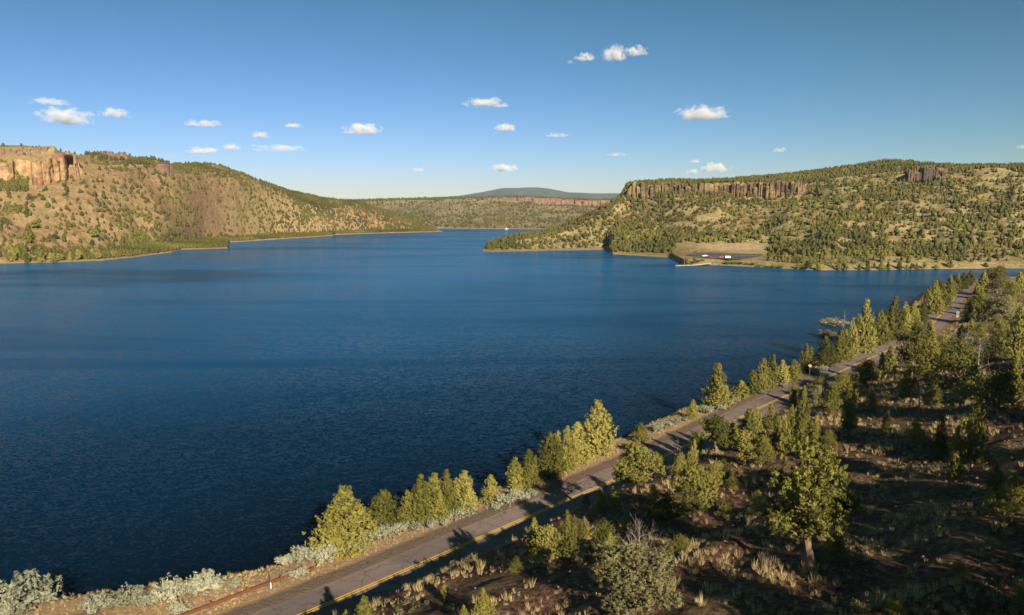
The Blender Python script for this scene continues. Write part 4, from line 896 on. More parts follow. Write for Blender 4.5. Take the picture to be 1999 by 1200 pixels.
for x, y, wp, lab in [(1625, 634, 50, 'upper brown willow clump fallen into the water'), (1612, 655, 44, 'lower brown willow clump reaching into the water')]:
    X, Y = at(x, y, .1); d = math.hypot(X, Y); wm = wp * d / F; bush('willow_clump', WB, X, Y, .0, wm, wm * .35, lab, 'willow', 'willows in the water')
tree_px(1645, 668, 604, 22, 'd1', 'grey half-dead tree beside the brown willows', 'dead trees', 'dead_tree')

# ------------------------------------------------------------------ grass tufts, rubble and low brush (nobody could count them)
def tufts(name, X, Y, Z, hgt, blades, mat, label, wid=.42, bw=.016):
    n = len(X); c = np.stack([X, Y, Z], 1); rg = np.random.default_rng(4)
    c = np.repeat(c, blades, 0); h = np.repeat(hgt, blades)[:, None] * rg.uniform(.55, 1.15, (n * blades, 1))
    a = rg.uniform(0, 6.28, n * blades); rad = np.repeat(hgt, blades) * wid * np.sqrt(rg.uniform(0, 1, n * blades))
    o = np.stack([np.cos(a), np.sin(a), 0 * a], 1); base = c + o * rad[:, None] * .5
    tip = base + o * rad[:, None] * 1.15 + np.array([0, 0, 1]) * h
    b2 = rg.uniform(0, 6.28, n * blades); sd = np.stack([np.cos(b2), np.sin(b2), 0 * b2], 1) * h * bw * 2.2
    base[:, 2] -= .05
    T = np.stack([base - sd, base + sd, tip], 1)
    o_ = link(name, tri_mesh(name, T, mat)); tag(o_, label, 'grass', kind='stuff'); return o_
rg = np.random.default_rng(99)
n = 520000; X = rg.uniform(GX0, 330, n); Y = rg.uniform(15, 420, n); S = gs(X, Y); D = np.hypot(X, Y)
PX, PY, FF = project(X, Y, gh(X, Y))
vis = (PX > -60) & (PX < 2080) & (PY > 480) & (PY < 1260) & (FF > 5)
dens = 1 / (1 + (D / 110) ** 2.2)
pat = fbm(X / 9, Y / 9, 71) * .9 + fbm(X / 2.6, Y / 2.6, 72) * .7
k = vis & (S > 5.2) & (rg.uniform(0, 1, n) < (.08 + sst(-.2, .5, pat) * .85) * np.clip(dens * 1.7, .12, 1))
Xh, Yh = X[k], Y[k]; hh = np.clip(rg.gamma(4, .12, len(Xh)), .2, 1.0) * (1 + .4 * sst(120, 260, np.hypot(Xh, Yh)))
k = vis & (S < -6.4) & (S > -15.5) & (rg.uniform(0, 1, n) < .9)
Xl, Yl = X[k], Y[k]; hl = np.clip(rg.gamma(3, .10, len(Xl)), .12, .55)
# extra density on the near bank
t = rg.uniform(T0 - 60, T0 + 130, 4200); s2 = -rg.uniform(6.6, 14.5, 4200); i = np.clip((t / 2).astype(int), 0, len(RP) - 1)
Xe = RP[i, 0] + TG[i, 1] * s2 + rg.uniform(-1, 1, 4200); Ye = RP[i, 1] - TG[i, 0] * s2 + rg.uniform(-1, 1, 4200); he = np.clip(rg.gamma(3, .09, 4200), .12, .5)
# crest of the cut bank
t = rg.uniform(T0 - 60, T0 + 60, 1500); s2 = rg.uniform(5.5, 9.5, 1500); i = np.clip((t / 2).astype(int), 0, len(RP) - 1)
Xc = RP[i, 0] + TG[i, 1] * s2; Yc = RP[i, 1] - TG[i, 0] * s2; hc = np.clip(rg.gamma(3, .14, 1500), .2, .8)
Xa = np.concatenate([Xh, Xl, Xe, Xc]); Ya = np.concatenate([Yh, Yl, Ye, Yc]); ha = np.concatenate([hh, hl, he, hc])
print('tufts', len(Xa))
tufts('bunchgrass', Xa, Ya, gh(Xa, Ya), ha * .74, 32, M['grass'], 'dry yellow bunchgrass tufts over the hillside and the road banks')
# low brush between the tufts
k = vis & (S > 6) & (D < 260) & (rg.uniform(0, 1, n) < .009 * (1 + (D > 120)) * sst(-.5, .3, fbm(X / 15, Y / 15, 77))); Xb, Yb = X[k], Y[k]; mb_ = len(Xb)
hb = np.clip(rg.gamma(4, .14, mb_), .25, 1.3); q_ = 14; cb_ = np.repeat(np.stack([Xb, Yb, gh(Xb, Yb)], 1), q_, 0); hq = np.repeat(hb, q_)[:, None]
dd = unit(rg.normal(0, 1, (mb_ * q_, 3)) + np.array([0, 0, .6])); dd[:, 2] = np.abs(dd[:, 2])
T = sprays(cb_ + dd * hq * np.array([.75, .75, .5]), unit(dd + np.array([0, 0, .6])), dd, hq[:, 0] * .5, hq[:, 0] * .2, .05 + .06 * hq[:, 0], 10, rg)
tag(link('low_brush', tri_mesh('low_brush', T, M['brush'])), 'low olive and grey brush scattered between the grass tufts', 'brush', kind='stuff')
# rubble
k = vis & (S > 5) & (D < 130) & (rg.uniform(0, 1, n) < .10 * (fbm(X / 12, Y / 12, 75) > -.1)); Xr, Yr = X[k], Y[k]; m_ = len(Xr)
base = np.array([(1, 0, 0), (-1, 0, 0), (0, 1, 0), (0, -1, 0), (0, 0, 1), (0, 0, -1)], float); fc = np.array([(0, 2, 4), (2, 1, 4), (1, 3, 4), (3, 0, 4), (2, 0, 5), (1, 2, 5), (3, 1, 5), (0, 3, 5)])
sz = np.clip(rg.gamma(2, .065, m_), .05, .5); V = base[None] * rg.uniform(.5, 1.2, (m_, 6, 1)) * sz[:, None, None] + rg.normal(0, .15, (m_, 6, 3)) * sz[:, None, None]
V += np.stack([Xr, Yr, gh(Xr, Yr) + sz * .15], 1)[:, None]
o = link('rubble', mesh_np('rubble', V.reshape(-1, 3), (fc[None] + np.arange(m_)[:, None, None] * 6).reshape(-1, 3), M['rock']))
tag(o, 'reddish brown loose stones between the grass tufts of the near slope', 'rocks', kind='stuff')

# ------------------------------------------------------------------ junipers of the far hills
def lowtree(seed, squat):
    rg = np.random.default_rng(seed); V = []; nr = 7
    prof = [.55, 1.0, .82, .5, .22] if not squat else [.6, 1.0, 1.0, .75, .35]
    for j, r_ in enumerate(prof):
        for k in range(nr):
            a = 2 * np.pi * (k + .5 * (j % 2)) / nr; rr_ = .36 * r_ * rg.uniform(.6, 1.35)
            V.append((np.cos(a) * rr_, np.sin(a) * rr_, [.0, .2, .45, .68, .86][j] + rg.uniform(-.06, .06)))
    V.append((0, 0, 1.0)); Fc = []
    for j in range(4):
        for k in range(nr):
            a, b_, c, d = j * nr + k, j * nr + (k + 1) % nr, (j + 1) * nr + (k + 1) % nr, (j + 1) * nr + k
            Fc += [(a, b_, c), (a, c, d)]
    for k in range(nr): Fc.append((4 * nr + k, 4 * nr + (k + 1) % nr, 5 * nr))
    return np.array(V), np.array(Fc)
LT = [lowtree(i, i % 2) for i in range(6)]
MIDC = [cone_crown(400 + i, SP[k], 120, 9, .05, .14) for i, k in enumerate(('c0', 'c2', 'c5', 'c1'))] + [blob_crown(410, limbed(60, 8, .34, .15)[1], 120, 9, .045, .12)]
MIDT = straight_trunk(77, .6, .03)
cand = []   # X, Y, Z, height, width, zone
def scatter(hl, n, dens, hr, zone, vmin=3.0, vmax=8.9):
    X, Y, Z, V = hl['X'], hl['Y'], hl['Z'], hl['V']
    i = rg.integers(0, X.shape[0] - 1, n); j = rg.integers(0, X.shape[1] - 1, n)
    a = rg.uniform(0, 1, n); b_ = rg.uniform(0, 1, n)
    L = lambda Q: (Q[i, j] * (1 - a) + Q[i + 1, j] * a) * (1 - b_) + (Q[i, j + 1] * (1 - a) + Q[i + 1, j + 1] * a) * b_
    x, y, z, v = L(X), L(Y), L(Z), L(V)
    e1 = np.stack([X[i + 1, j] - X[i, j], Y[i + 1, j] - Y[i, j], Z[i + 1, j] - Z[i, j]]); e2 = np.stack([X[i, j + 1] - X[i, j], Y[i, j + 1] - Y[i, j], Z[i, j + 1] - Z[i, j]])
    ar = np.abs(e1[0] * e2[1] - e1[1] * e2[0]) * 1.12
    px_, py_, f_ = project(x, y, z)
    pr = dens(x, y, z, px_, py_) * ar
    k = (rg.uniform(0, 1, n) < pr / pr.max() if False else rg.uniform(0, 1, n) < pr) & (v > vmin) & (v < vmax) & (px_ > -25) & (px_ < 2030) & (z > .9)
    for q in np.flatnonzero(k):
        h = float(np.clip(rg.gamma(9, hr / 9), hr * .4, hr * 1.5)); cand.append((x[q], y[q], z[q] - .25, h, h * rg.uniform(.62, .95), zone))
def dl(x, y, z, px_, py_):
    p_ = .38 + .8 * sst(-.3, .35, fbm(x / 45, y / 60, 91, 4)); p_ = p_ * (.45 + .75 * sst(80, 330, px_ + (py_ - 400) * 1.2)) * (1 - .85 * ((py_ < 340) & (px_ < 175)) )
    spit = (px_ > 235) & (px_ < 446) & (py_ > 452 - (px_ - 235) * -.03) & (py_ < 492) & (z < 14)
    patch = (px_ < 55) & (py_ > 350) & (py_ < 374)
    right = sst(480, 640, px_) * 1.3
    return (p_ * (1 + right) + 2.8 * spit + 5 * patch + .9 * sst(8, 2, z)) * .0105
def dr(x, y, z, px_, py_):
    p_ = .38 + .62 * sst(-.4, .3, fbm(x / 50, y / 70, 95, 4))
    lot = (px_ > 1318) & (px_ < 1500) & (py_ > 474) & (py_ < 525)
    thin = np.exp(-((px_ - 1800) / 120) ** 2 - ((py_ - 430) / 60) ** 2) * .45 + (py_ < 352) * (px_ > 1250) * .25
    low = (px_ > 1190) & (px_ < 1320) & (py_ > 455)
    spit = (px_ < 1195)
    sh_ = (py_ > 500) & (px_ > 1500) & (py_ < 520)
    return np.where(lot, 0, (p_ * 1.55 * (1 - thin) + .6 * low + .5 * spit + (py_ < 385) * (px_ < 1600) * .4) * (1 - .45 * sh_)) * .0135
def dm(x, y, z, px_, py_):
    return (.35 + .65 * sst(-.3, .3, fbm(x / 80, y / 80, 97, 3))) * .0085
scatter(hL, 400000, lambda *a: dl(*a) * 1.9, 3.4, 'left')
scatter(hR, 700000, lambda *a: dr(*a) * .80, 3.35, 'right')
scatter(hM, 160000, lambda *a: dm(*a) * .95, 4.0, 'mid')
# explicit shoreline trees seen one by one
def hill_at(hl, x, y):
    d = (hl['PX'] - x) ** 2 + ((hl['PY'] - y) * 1.5) ** 2 + np.where((hl['V'] > 8.5) | (hl['V'] < 2), 1e6, 0)
    q = np.unravel_index(d.argmin(), d.shape); return hl['X'][q], hl['Y'][q], hl['Z'][q]
def far_tree(X, Y, Z, h, wd, label, group):
    e = empty('juniper_tree', (X, Y, Z), rng.uniform(0, 6.28)); q = int(rng.integers(len(MIDC))); kk = wd / .72
    e.scale = (kk, kk, h); tag(e, label, 'tree', group); link('crown', MIDC[q], e); link('trunk', MIDT, e)
Ls = sorted([(24, 509, 24, 16), (54, 513, 18, 12), (79, 512, 27, 13), (115, 509, 12, 12), (105, 511, 10, 13), (137, 509, 15, 7), (152, 508, 18, 8), (181, 503, 16, 10), (191, 505, 12, 10), (210, 503, 11, 10), (222, 502, 12, 8), (238, 500, 14, 11)])
nL = 0
for i, (x, yb, h, wp) in enumerate(Ls):
    X, Y, Z = hill_at(hL, x, yb); k = math.hypot(X, Y) / F
    far_tree(X, Y, Z - .2, h * k, wp * k * 1.05, ORD[i] + ' juniper from the left along the waterline of the left hill', 'junipers on the left hill shore'); nL += 1
L2 = sorted([(66, 494, 12, 11), (43, 484, 14, 8), (35, 497, 14, 9), (18, 482, 9, 9), (9, 473, 8, 8), (55, 471, 15, 20), (70, 446, 15, 13), (52, 423, 18, 8), (24, 417, 10, 11), (15, 403, 9, 9), (115, 492, 14, 10), (108, 467, 10, 10), (182, 464, 17, 12), (180, 479, 10, 11), (197, 492, 14, 10), (214, 487, 16, 13), (167, 491, 9, 11), (136, 481, 12, 12)])
for i, (x, yb, h, wp) in enumerate(L2):
    X, Y, Z = hill_at(hL, x, yb); k = math.hypot(X, Y) / F
    far_tree(X, Y, Z - .2, h * k, wp * k * 1.05, ORD[i] + ' juniper from the left on the open lower slope of the left hill', 'junipers on the left hill slope')
Rs = [(1340, 516, 15, 10, 'left of the two pointed junipers on the point beside the boat ramp'), (1354, 514, 12, 8, 'right of the two pointed junipers on the point beside the boat ramp')]
rs = [(1557, 524, 11, 9), (1566, 524, 10, 6), (1575, 524, 15, 13), (1597, 526, 14, 14), (1636, 527, 13, 10), (1648, 527, 17, 13), (1677, 527, 11, 9), (1694, 527, 17, 12), (1721, 526, 13, 15), (1734, 526, 14, 10), (1756, 525, 15, 11), (1780, 524, 10, 8), (1790, 524, 10, 8), (1804, 524, 11, 7), (1828, 523, 8, 12), (1853, 522, 13, 14), (1624, 521, 14, 10), (1706, 524, 10, 8), (1770, 525, 10, 8), (1924, 521, 7, 10)]
for i, (x, yb, h, wp) in enumerate(sorted(rs)): Rs.append((x, yb, h, wp, ORD[i] + ' juniper from the left along the low shore under the right hill'))
for x, yb, h, wp, lab in Rs:
    X, Y, Z = hill_at(hR, x, yb); k = math.hypot(X, Y) / F
    far_tree(X, Y, Z - .2, h * k, wp * k * 1.05, lab, 'junipers along the right hill shore')
# the largest of the rest one by one, the others as one woodland
C = np.array([(c[0], c[1], c[2], c[3], c[4], {'left': 0, 'right': 1, 'mid': 2}[c[5]]) for c in cand]); PXc, PYc, Fc = project(C[:, 0], C[:, 1], C[:, 2])
size = C[:, 3] / Fc; order = np.argsort(-size)
n_ind = 300 - len([o for o in col.objects if o.get('category') == 'tree' and 'juniper_tree' in o.name])
print('candidates', len(C), 'individual', n_ind)
zones = {}
for q in order[:n_ind]:
    zn = C[q, 5]; x_, y_ = PXc[q], PYc[q]
    if zn == 0: z_ = ('on the green left shore point', 'junipers on the left shore point') if x_ > 235 and y_ > 440 else ('under the orange cliff', 'junipers on the left hill slope') if x_ < 200 else ('right of the orange cliff', 'junipers on the left hill slope')
    elif x_ < 1195: z_ = ('on the right shore point', 'junipers on the right shore point')
    elif x_ < 1345: z_ = ('left of the car park', 'junipers left of the car park')
    elif x_ < 1500: z_ = ('above the sandy cut', 'junipers on the lower right hill')
    elif x_ < 1620: z_ = ('right of the car park', 'junipers on the lower right hill')
    elif x_ < 1740: z_ = ('left below the dark outcrop', 'junipers on the lower right hill')
    elif x_ < 1860: z_ = ('below the dark outcrop', 'junipers on the lower right hill')
    else: z_ = ('right below the dark outcrop', 'junipers on the lower right hill')
    zones.setdefault(z_, []).append(q)
for (wh, gp_), qs in zones.items():
    qs = sorted(qs, key=lambda q: -PYc[q]); nb = -(-len(qs) // 12)
    for bi in range(nb):
        part = sorted(qs[bi * 12:(bi + 1) * 12], key=lambda q: PXc[q])
        rw = '' if nb == 1 else ' in the ' + ('lowest' if bi == 0 else ORD[bi] + ' lowest') + ' row'
        for k_, q in enumerate(part):
            x, y, z, h, wd, zn = C[q]; far_tree(x, y, z, h, wd, ORD[k_] + ' juniper from the left' + rw + ' ' + wh, gp_)
rest = order[n_ind:]; vt = []; ft = []; off = 0
for t_ in range(6):
    idx = rest[t_::6]; V, Fq = LT[t_]; m_ = len(idx); a = rg.uniform(0, 6.28, m_); ca_, sa_ = np.cos(a)[:, None], np.sin(a)[:, None]
    x_ = V[None, :, 0] * C[idx, 4][:, None] * 1.2; y_ = V[None, :, 1] * C[idx, 4][:, None] * 1.2
    W_ = np.stack([x_ * ca_ - y_ * sa_ + C[idx, 0][:, None], x_ * sa_ + y_ * ca_ + C[idx, 1][:, None], V[None, :, 2] * C[idx, 3][:, None] + C[idx, 2][:, None]], -1)
    vt.append(W_.reshape(-1, 3)); ft.append((Fq[None] + np.arange(m_)[:, None, None] * len(V)).reshape(-1, 3) + off); off += m_ * len(V)
o = link('juniper_woodland', mesh_np('juniper_woodland', np.concatenate(vt), np.concatenate(ft), M['juniper_far']))
tag(o, 'open juniper woodland covering the hills around the lake', 'woodland', kind='stuff')

# ------------------------------------------------------------------ guardrail, stakes, signs
gp = [hit(x, y) for x, y in [(330, 1222), (400, 1197), (455, 1176), (510, 1156), (560, 1137), (604, 1119)]]
gp = [Vector((p_[0], p_[1], p_[2])) for p_ in gp]
gr = empty('guardrail', gp[0]); tag(gr, 'rusty brown steel guardrail along the lake side of the road', 'guardrail')
dr_ = (gp[-1] - gp[0]); Lg = dr_.length; ang = math.atan2(dr_.y, dr_.x); ux, uy = math.cos(ang), math.sin(ang)
zline = lambda t: float(gh(gp[0].x + ux * t, gp[0].y + uy * t))
mb = MB(); prof = [(-.02, .00), (.05, .06), (.05, .12), (-.01, .165), (.05, .21), (.05, .27), (-.02, .33), (-.05, .33), (.015, .265), (.015, .215), (-.045, .165), (.015, .115), (.015, .065), (-.05, .0)]
nseg = 24; vv = []
for i in range(nseg + 1):
    t = Lg * i / nseg; z = zline(t) - gp[0].z + .36
    if i == nseg: z -= .18
    for a, b_ in prof: vv.append((ux * t + uy * a * 1.3, uy * t - ux * a * 1.3, z + b_))
npf = len(prof); ff = [(i * npf + k, i * npf + (k + 1) % npf, (i + 1) * npf + (k + 1) % npf, (i + 1) * npf + k) for i in range(nseg) for k in range(npf)]
ff += [tuple(range(npf))[::-1], tuple(nseg * npf + k for k in range(npf))]
mb.quadmesh(vv, ff); link('rail', mb.mesh('rail', M['rust']), gr)
t = .3
while t < Lg:
    mb = MB(); mb.box((0, 0, .3), (.16, .2, 1.0), ang); mb.box((uy * .1, -ux * .1, .5), (.12, .12, .3), ang)
    link('post', mb.mesh('post', M['post'], .01), gr, (ux * t - uy * .16, uy * t + ux * .16, zline(t) - gp[0].z)); t += 3.8
mb = MB(); mb.box((0, 0, .42), (.7, .3, .36), ang + .3); link('end_section', mb.mesh('end_section', M['rust'], .05), gr, (ux * (Lg + .25), uy * (Lg + .25), zline(Lg) - gp[0].z - .12))
def stake(x, y, ytop, label, base_mat, top_mat):
    X, Y, Z, d = hit(x, y); a, f_, u = rayv(x, ytop); h = CZ + u * Y / f_ - Z
    e = empty('marker_post', (X, Y, Z)); tag(e, label, 'marker post')
    mb = MB(); mb.box((0, 0, h * .2), (.11, .05, h * .46)); link('base', mb.mesh('base', M[base_mat], .008), e)
    mb = MB(); mb.box((0, 0, h * .43 + h * .285), (.10, .045, h * .57)); link('shaft', mb.mesh('shaft', M[top_mat], .008), e)
stake(529, 1149, 1122, 'thin delineator post with a white foot behind the guardrail', 'white', 'post')
stake(178, 1178, 1156, 'thin reddish stake at the edge of the lake bank', 'rust', 'rust')
# yellow diamond warning sign
def sign_base(x, y, label, name):
    X, Y, Z, d = hit(x, y); e = empty(name, (X, Y, Z), 0); tag(e, label, 'road sign'); e.rotation_euler = (0, 0, math.atan2(-X, Y) * 0 + math.atan2(Y, X) - math.pi / 2); return e, d
e, d = sign_base(1580, 736, 'small yellow diamond warning sign on a post at the lakeside verge', 'warning_sign')
mb = MB(); mb.box((0, 0, 1.2), (.1, .1, 2.7)); link('post', mb.mesh('post', M['post'], .01), e)
s7 = .45; mb = MB(); v = [(0, -.075, 2.75 - s7), (s7, -.075, 2.75), (0, -.075, 2.75 + s7), (-s7, -.075, 2.75)]; mb.quadmesh(v + [(a, -.055, c) for a, b_, c in v], [(0, 1, 2, 3), (7, 6, 5, 4), (0, 4, 5, 1), (1, 5, 6, 2), (2, 6, 7, 3), (3, 7, 4, 0)])
link('panel', mb.mesh('panel', M['yellowsign']), e)
mb = MB(); mb.tube([(-.18, -.09, 2.45), (-.12, -.09, 2.7), (.08, -.09, 2.85), (.05, -.09, 3.05)], [.035] * 4, 5); mb.tube([(-.08, -.09, 3.0), (.05, -.09, 3.14), (.16, -.09, 2.98)], [.03] * 3, 5)
link('arrow', mb.mesh('arrow', M['darkcar']), e)
# blue and brown sign on the far straight
e, d = sign_base(1868, 632, 'blue over brown road sign on a reddish post beside the far straight', 'guide_sign')
k = d / F
mb = MB(); mb.box((0, 0, 9.5 * k), (.14, .14, 19 * k)); link('post', mb.mesh('post', M['rust'], .01), e)
mb = MB(); mb.box((0, -.13, 19 * k), (4.6 * k, .06, 4.6 * k)); link('upper_panel', mb.mesh('upper_panel', M['bluesign'], .03), e)
mb = MB(); mb.box((0, -.13, 13 * k), (4.6 * k, .06, 6.4 * k)); link('lower_panel', mb.mesh('lower_panel', M['brownsign'], .03), e)
mb = MB()
for i in range(3): mb.box((0, -.17, (11.4 + i * 1.6) * k), (3.2 * k, .02, .5 * k))
link('lettering', mb.mesh('lettering', M['white']), e)

# ------------------------------------------------------------------ car park, boat ramp, vehicles, boat
def pxat(x, y, z): X, Y = at(x, y, z); return (X, Y, z)
LZ = 4.05
def sheet(name, corners, z, mat, thick=0):
    v = [pxat(x, y, z) for x, y in corners]; n_ = len(v); mb = MB(); mb.quadmesh(v, [tuple(range(n_))]); me = mb.mesh(name, mat); return link(name, me)
tag(sheet('car_park', [(1338, 497), (1372, 492.2), (1490, 496), (1486, 499), (1447, 505.5), (1425, 506), (1365, 501.5)][::-1], LZ, M['lot']), kind='structure')
for i, (a, b_, c, d) in enumerate([((1358, 495.3), (1372, 495.6), (1480, 499.5), (1478, 498.9)), ((1345, 499.6), (1366, 500.9), (1425, 503.9), (1427, 503.3))]):
    tag(sheet('car_park_median', [a, d, c, b_][::-1], LZ + .06, M['concrete']), kind='structure')
mb = MB(); a = pxat(1318, 518.2, .5); b_ = pxat(1352, 517.2, .7); c = pxat(1388, 513, 1.8); d = pxat(1404, 510.5, 3.2)
dk = empty('boat_dock', a); tag(dk, 'pale boat dock and ramp running into the water below the car park', 'dock')
pts = [Vector(q) - Vector(a) for q in (a, b_, c, d)]
vv = []
for q in pts:
    for oy, oz in ((-1.3, .3), (1.3, .3), (1.3, -.3), (-1.3, -.3)): vv.append((q.x, q.y + oy, q.z + oz))
mb.quadmesh(vv, [(i * 4 + k, i * 4 + (k + 1) % 4, i * 4 + 4 + (k + 1) % 4, i * 4 + 4 + k) for i in range(3) for k in range(4)] + [(0, 1, 2, 3), (15, 14, 13, 12)])
link('deck', mb.mesh('deck', M['concrete']), dk)
for i in range(4):
    mb = MB(); q = pts[0].lerp(pts[1], .1 + .27 * i); mb.tube([(q.x, q.y - 1.5, -1.5), (q.x, q.y - 1.5, 1.3)], [.14, .14], 8); link('pile', mb.mesh('pile', M['post']), dk)
def wheels(e, xs_, w_, r_=.36):
    for x in xs_:
        for sd in (-1, 1):
            mb = MB(); mb.tube([(x, sd * w_ - .12 * sd, r_), (x, sd * w_, r_), (x, sd * w_ + .02 * sd, r_)], [r_, r_, r_ * .9], 14); t = link('wheel', mb.mesh('wheel', M['rubber']), e)
            mb = MB(); mb.tube([(x, sd * (w_ + .02), r_), (x, sd * (w_ + .045), r_)], [r_ * .55, r_ * .5], 10); link('rim', mb.mesh('rim', M['metal']), t)
def vehicle(name, x, y, kind, mat, label, cat, rz=0.0, k=1.0):
    k *= .8; X, Y = at(x, y, LZ); e = empty(name, (X, Y, LZ + .02), rz); e.scale = (k, k, k); tag(e, label, cat)
    mb = MB()
    if kind == 'pickup':
        mb.prism([(-2.8, .45), (2.75, .45), (2.85, .75), (2.75, 1.08), (1.35, 1.16), (-2.8, 1.16)][:: 1], -.95, .95)
        body = mb; cab = MB(); cab.prism([(-.75, 1.16), (1.35, 1.16), (.65, 1.82), (-.65, 1.85)], -.86, .86); gl = [(-.7, 1.22), (1.2, 1.22), (.6, 1.72), (-.6, 1.75)]
    elif kind == 'car':
        mb.prism([(-2.3, .38), (2.25, .38), (2.35, .62), (2.2, .88), (1.1, .98), (-2.1, 1.0), (-2.35, .8)], -.88, .88)
        body = mb; cab = MB(); cab.prism([(-1.8, 1.0), (1.15, .98), (.35, 1.45), (-1.1, 1.47)], -.78, .78); gl = [(-1.6, 1.04), (.95, 1.02), (.3, 1.38), (-1.05, 1.4)]
    else:
        mb.prism([(-3.4, .6), (3.2, .6), (3.45, 1.2), (3.3, 2.4), (2.6, 2.75), (-3.2, 2.8), (-3.45, 2.3)], -1.15, 1.15); body = mb; cab = None; gl = [(-2.4, 1.7), (1.9, 1.7), (1.9, 2.2), (-2.4, 2.2)]
    def rot(me):   # profile runs along y in prism; turn it so the vehicle points along x
        me.transform(Matrix.Rotation(-math.pi / 2, 4, 'Z')); return me
    link('body', rot(body.mesh('body', M[mat], .06)), e)
    if cab: link('cab', rot(cab.mesh('cab', M[mat], .05)), e)
    wv_ = .875 if kind == 'pickup' else (.795 if kind == 'car' else 1.165)
    for sd in (-1, 1):
        mb = MB(); mb.prism(gl, sd * wv_ - .01, sd * wv_ + .01); link('window', rot(mb.mesh('window', M['glass'])), e)
    wheels(e, (-1.75, 1.8) if kind != 'trailer' else (-.5, .45), .84 if kind != 'trailer' else 1.05)
    for sd in (-1, 1):
        L = {'pickup': 2.84, 'car': 2.33, 'trailer': 3.46}[kind]; mb = MB(); mb.box((L, sd * .65, .82 if kind != 'trailer' else 1.2), (.06, .3, .16)); link('headlight', mb.mesh('headlight', M['metal'], .01), e)
vehicle('parked_pickup', 1376, 500.6, 'pickup', 'white', 'white pickup truck at the left of the lakeside car park', 'pickup', .15, 1.1)
vehicle('parked_car', 1383.5, 501.8, 'car', 'maroon', 'dark red car right behind the white pickup in the car park', 'car', .3)
vehicle('parked_pickup', 1409, 503.6, 'pickup', 'redcar', 'bright red pickup truck in front of the white camper', 'pickup', .1, 1.1)
vehicle('camper_trailer', 1420.5, 503.9, 'trailer', 'white', 'white camper trailer right of the red pickup', 'camper', .1, .8)
vehicle('parked_car', 1426.5, 503.4, 'car', 'darkcar', 'black car at the right end of the white camper', 'car', .4)
vehicle('parked_car', 1448, 501.6, 'car', 'darkcar', 'dark car alone at the right of the car park', 'car', .2)
vehicle('parked_car', 1358, 492.4, 'car', 'darkcar', 'dark car at the far left rim of the car park', 'car', .2)
X, Y = at(989, 447.2, 0); e = empty('motor_boat', (X, Y, .1), .1); tag(e, 'tiny white motor boat near the far shore of the lake', 'boat')
mb = MB(); mb.quadmesh([(-3.5, -1.1, .9), (2, -1.1, .95), (4, 0, 1.15), (2, 1.1, .95), (-3.5, 1.1, .9), (-3.2, -.6, -.2), (2, -.5, -.2), (3, 0, -.1), (2, .5, -.2), (-3.2, .6, -.2)], [(0, 1, 2, 3, 4), (9, 8, 7, 6, 5), (0, 5, 6, 1), (1, 6, 7, 2), (2, 7, 8, 3), (3, 8, 9, 4), (4, 9, 5, 0)])
link('hull', mb.mesh('hull', M['white']), e); mb = MB(); mb.box((-.4, 0, 1.6), (2.4, 1.6, 1.3), 0, .8); link('cabin', mb.mesh('cabin', M['white'], .08), e)
# green shrubs beside the ramp and along the right shore
for i, (x, y, wp, h) in enumerate([(1346, 516, 12, 5), (1362, 512, 13, 5.5), (1372, 509, 9, 4), (1421, 514, 16, 7), (1433, 515, 12, 6), (1444, 516, 12, 6.5), (1456, 517, 10, 5), (1470, 518, 12, 5), (1482, 519.5, 12, 6), (1497, 521, 12, 5), (1510, 521.5, 11, 6), (1526, 524, 12, 8)]):
    X, Y, Z = hill_at(hR, x, y); k = math.hypot(X, Y) / F
    bush('green_shrub', GB, X, Y, Z, wp * k, h * k * 1.3, ORD[i] + ' bright green shrub from the left on the bank by the boat ramp', 'shrub', 'green shrubs by the boat ramp')
# dirt road on the right shore
rp = [hill_at(hR, x, y) for x, y in [(1500, 510), (1560, 512.5), (1640, 515), (1720, 516), (1800, 515.5), (1880, 516), (1960, 516)]]
rp = np.array([(a, b_) for a, b_, c in rp]); zc = float(np.mean([hill_at(hR, x, 514)[2] for x in (1600, 1700, 1800, 1900)]))

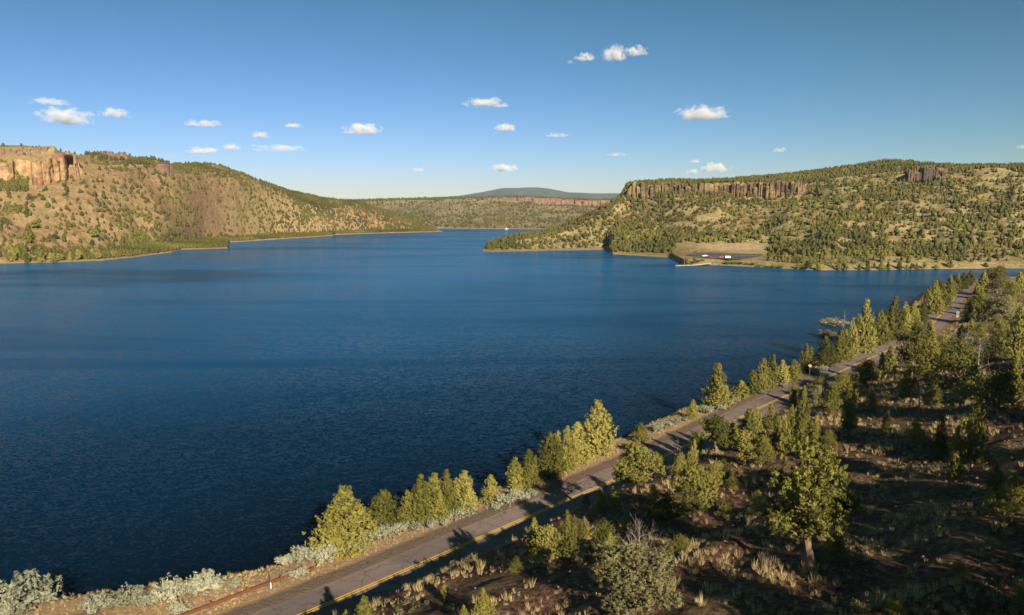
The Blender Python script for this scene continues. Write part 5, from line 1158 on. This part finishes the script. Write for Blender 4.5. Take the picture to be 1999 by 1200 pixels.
# ------------------------------------------------------------------ clouds
CL = [
 (98, 199, 58, 14, 'thin flat cloud at the far left, above a bigger one', .5), (128, 230, 84, 32, 'largest cloud at the far left', 1), (225, 222, 46, 20, 'small ragged cloud right of the largest one at the far left', .6), (398, 242, 62, 15, 'small flat cloud above the left hill saddle', .7),
 (573, 246, 32, 11, 'small round cloud left of the layered middle-left one', .8), (508, 264, 38, 13, 'small wedge cloud over the left half', .7), (400, 295, 62, 15, 'low pair of merged cloudlets above the left hill end', .8), (453, 288, 32, 14, 'low cloudlet joined to the pair above the left hill end', .8),
 (545, 290, 112, 15, 'long thin cloud streak over the end of the left hill', .55), (708, 254, 78, 26, 'layered bright cloud left of centre', 1), (946, 202, 86, 22, 'long uneven cloud above the centre', .9), (987, 250, 40, 19, 'compact oval cloud just below the long uneven one', 1),
 (983, 329, 54, 20, 'bright low cloud above the far mountain', 1), (816, 332, 28, 10, 'faint low cloudlet left of the far mountain', .5), (1087, 264, 50, 10, 'pair of faint wisps right of the oval cloud', .4), (1143, 113, 38, 18, 'small tilted cloud left of the highest pair', .7), (1112, 121, 14, 8, 'tiny wisp left of the small tilted cloud', .4),
 (1198, 107, 50, 36, 'left and larger cloud of the highest pair', .85), (1241, 101, 46, 22, 'right cloud of the highest pair', .7), (1371, 223, 100, 32, 'largest bright cloud above the right hill', 1.1), (1392, 329, 64, 23, 'bright low cloud sitting above the right cliff', 1.2), (1353, 335, 26, 12, 'small cloudlet left of the low one over the right cliff', .8), (1357, 315, 20, 9, 'tiny cloudlet above the low one over the right cliff', .8),
 (1522, 293, 26, 11, 'small faint cloud above the right hill slope', .6), (1204, 302, 46, 9, 'faint wisp between centre and right cliff', .35), (1995, 287, 16, 9, 'tiny cloud cut by the right edge of the picture', .6)]
for i, (x, y, wp, hp_, lab, dn) in enumerate(CL):
    rr_ = 12000.0; X, Y, Z = polar(x, y, rr_); k = math.sqrt(X * X + Y * Y + (Z - CZ) ** 2) / F
    bm = bmesh.new(); bmesh.ops.create_icosphere(bm, subdivisions=3, radius=1.0); me = bpy.data.meshes.new('cloud'); bm.to_mesh(me); bm.free()
    me.materials.append(cloudmat(i * 1.37 + 2.1, .010 * dn * 60 / max(30, wp)))
    o = link('cloud', me, None, (float(X), float(Y), float(Z)), math.atan2(-float(X), float(Y))); o.scale = (wp * k * .58, wp * k * .42, hp_ * k * .6)
    tag(o, lab, 'cloud', 'small white clouds')

# ------------------------------------------------------------------ thin air haze
bm = bmesh.new(); bmesh.ops.create_cube(bm, size=1.0); me = bpy.data.meshes.new('haze'); bm.to_mesh(me); bm.free()
m = bpy.data.materials.new('haze_air'); m.use_nodes = True; n = m.node_tree.nodes; n.remove(n['Principled BSDF'])
pv = n.new('ShaderNodeVolumePrincipled'); pv.inputs['Color'].default_value = (.62, .78, 1, 1); pv.inputs['Density'].default_value = HAZE
m.node_tree.links.new(pv.outputs[0], n['Material Output'].inputs['Volume']); me.materials.append(m)
o = link('haze', me, None, (0, 3700, 130)); o.scale = (16000, 9400, 286); tag(o, 'thin pale blue air haze over the whole valley', 'haze', kind='stuff')
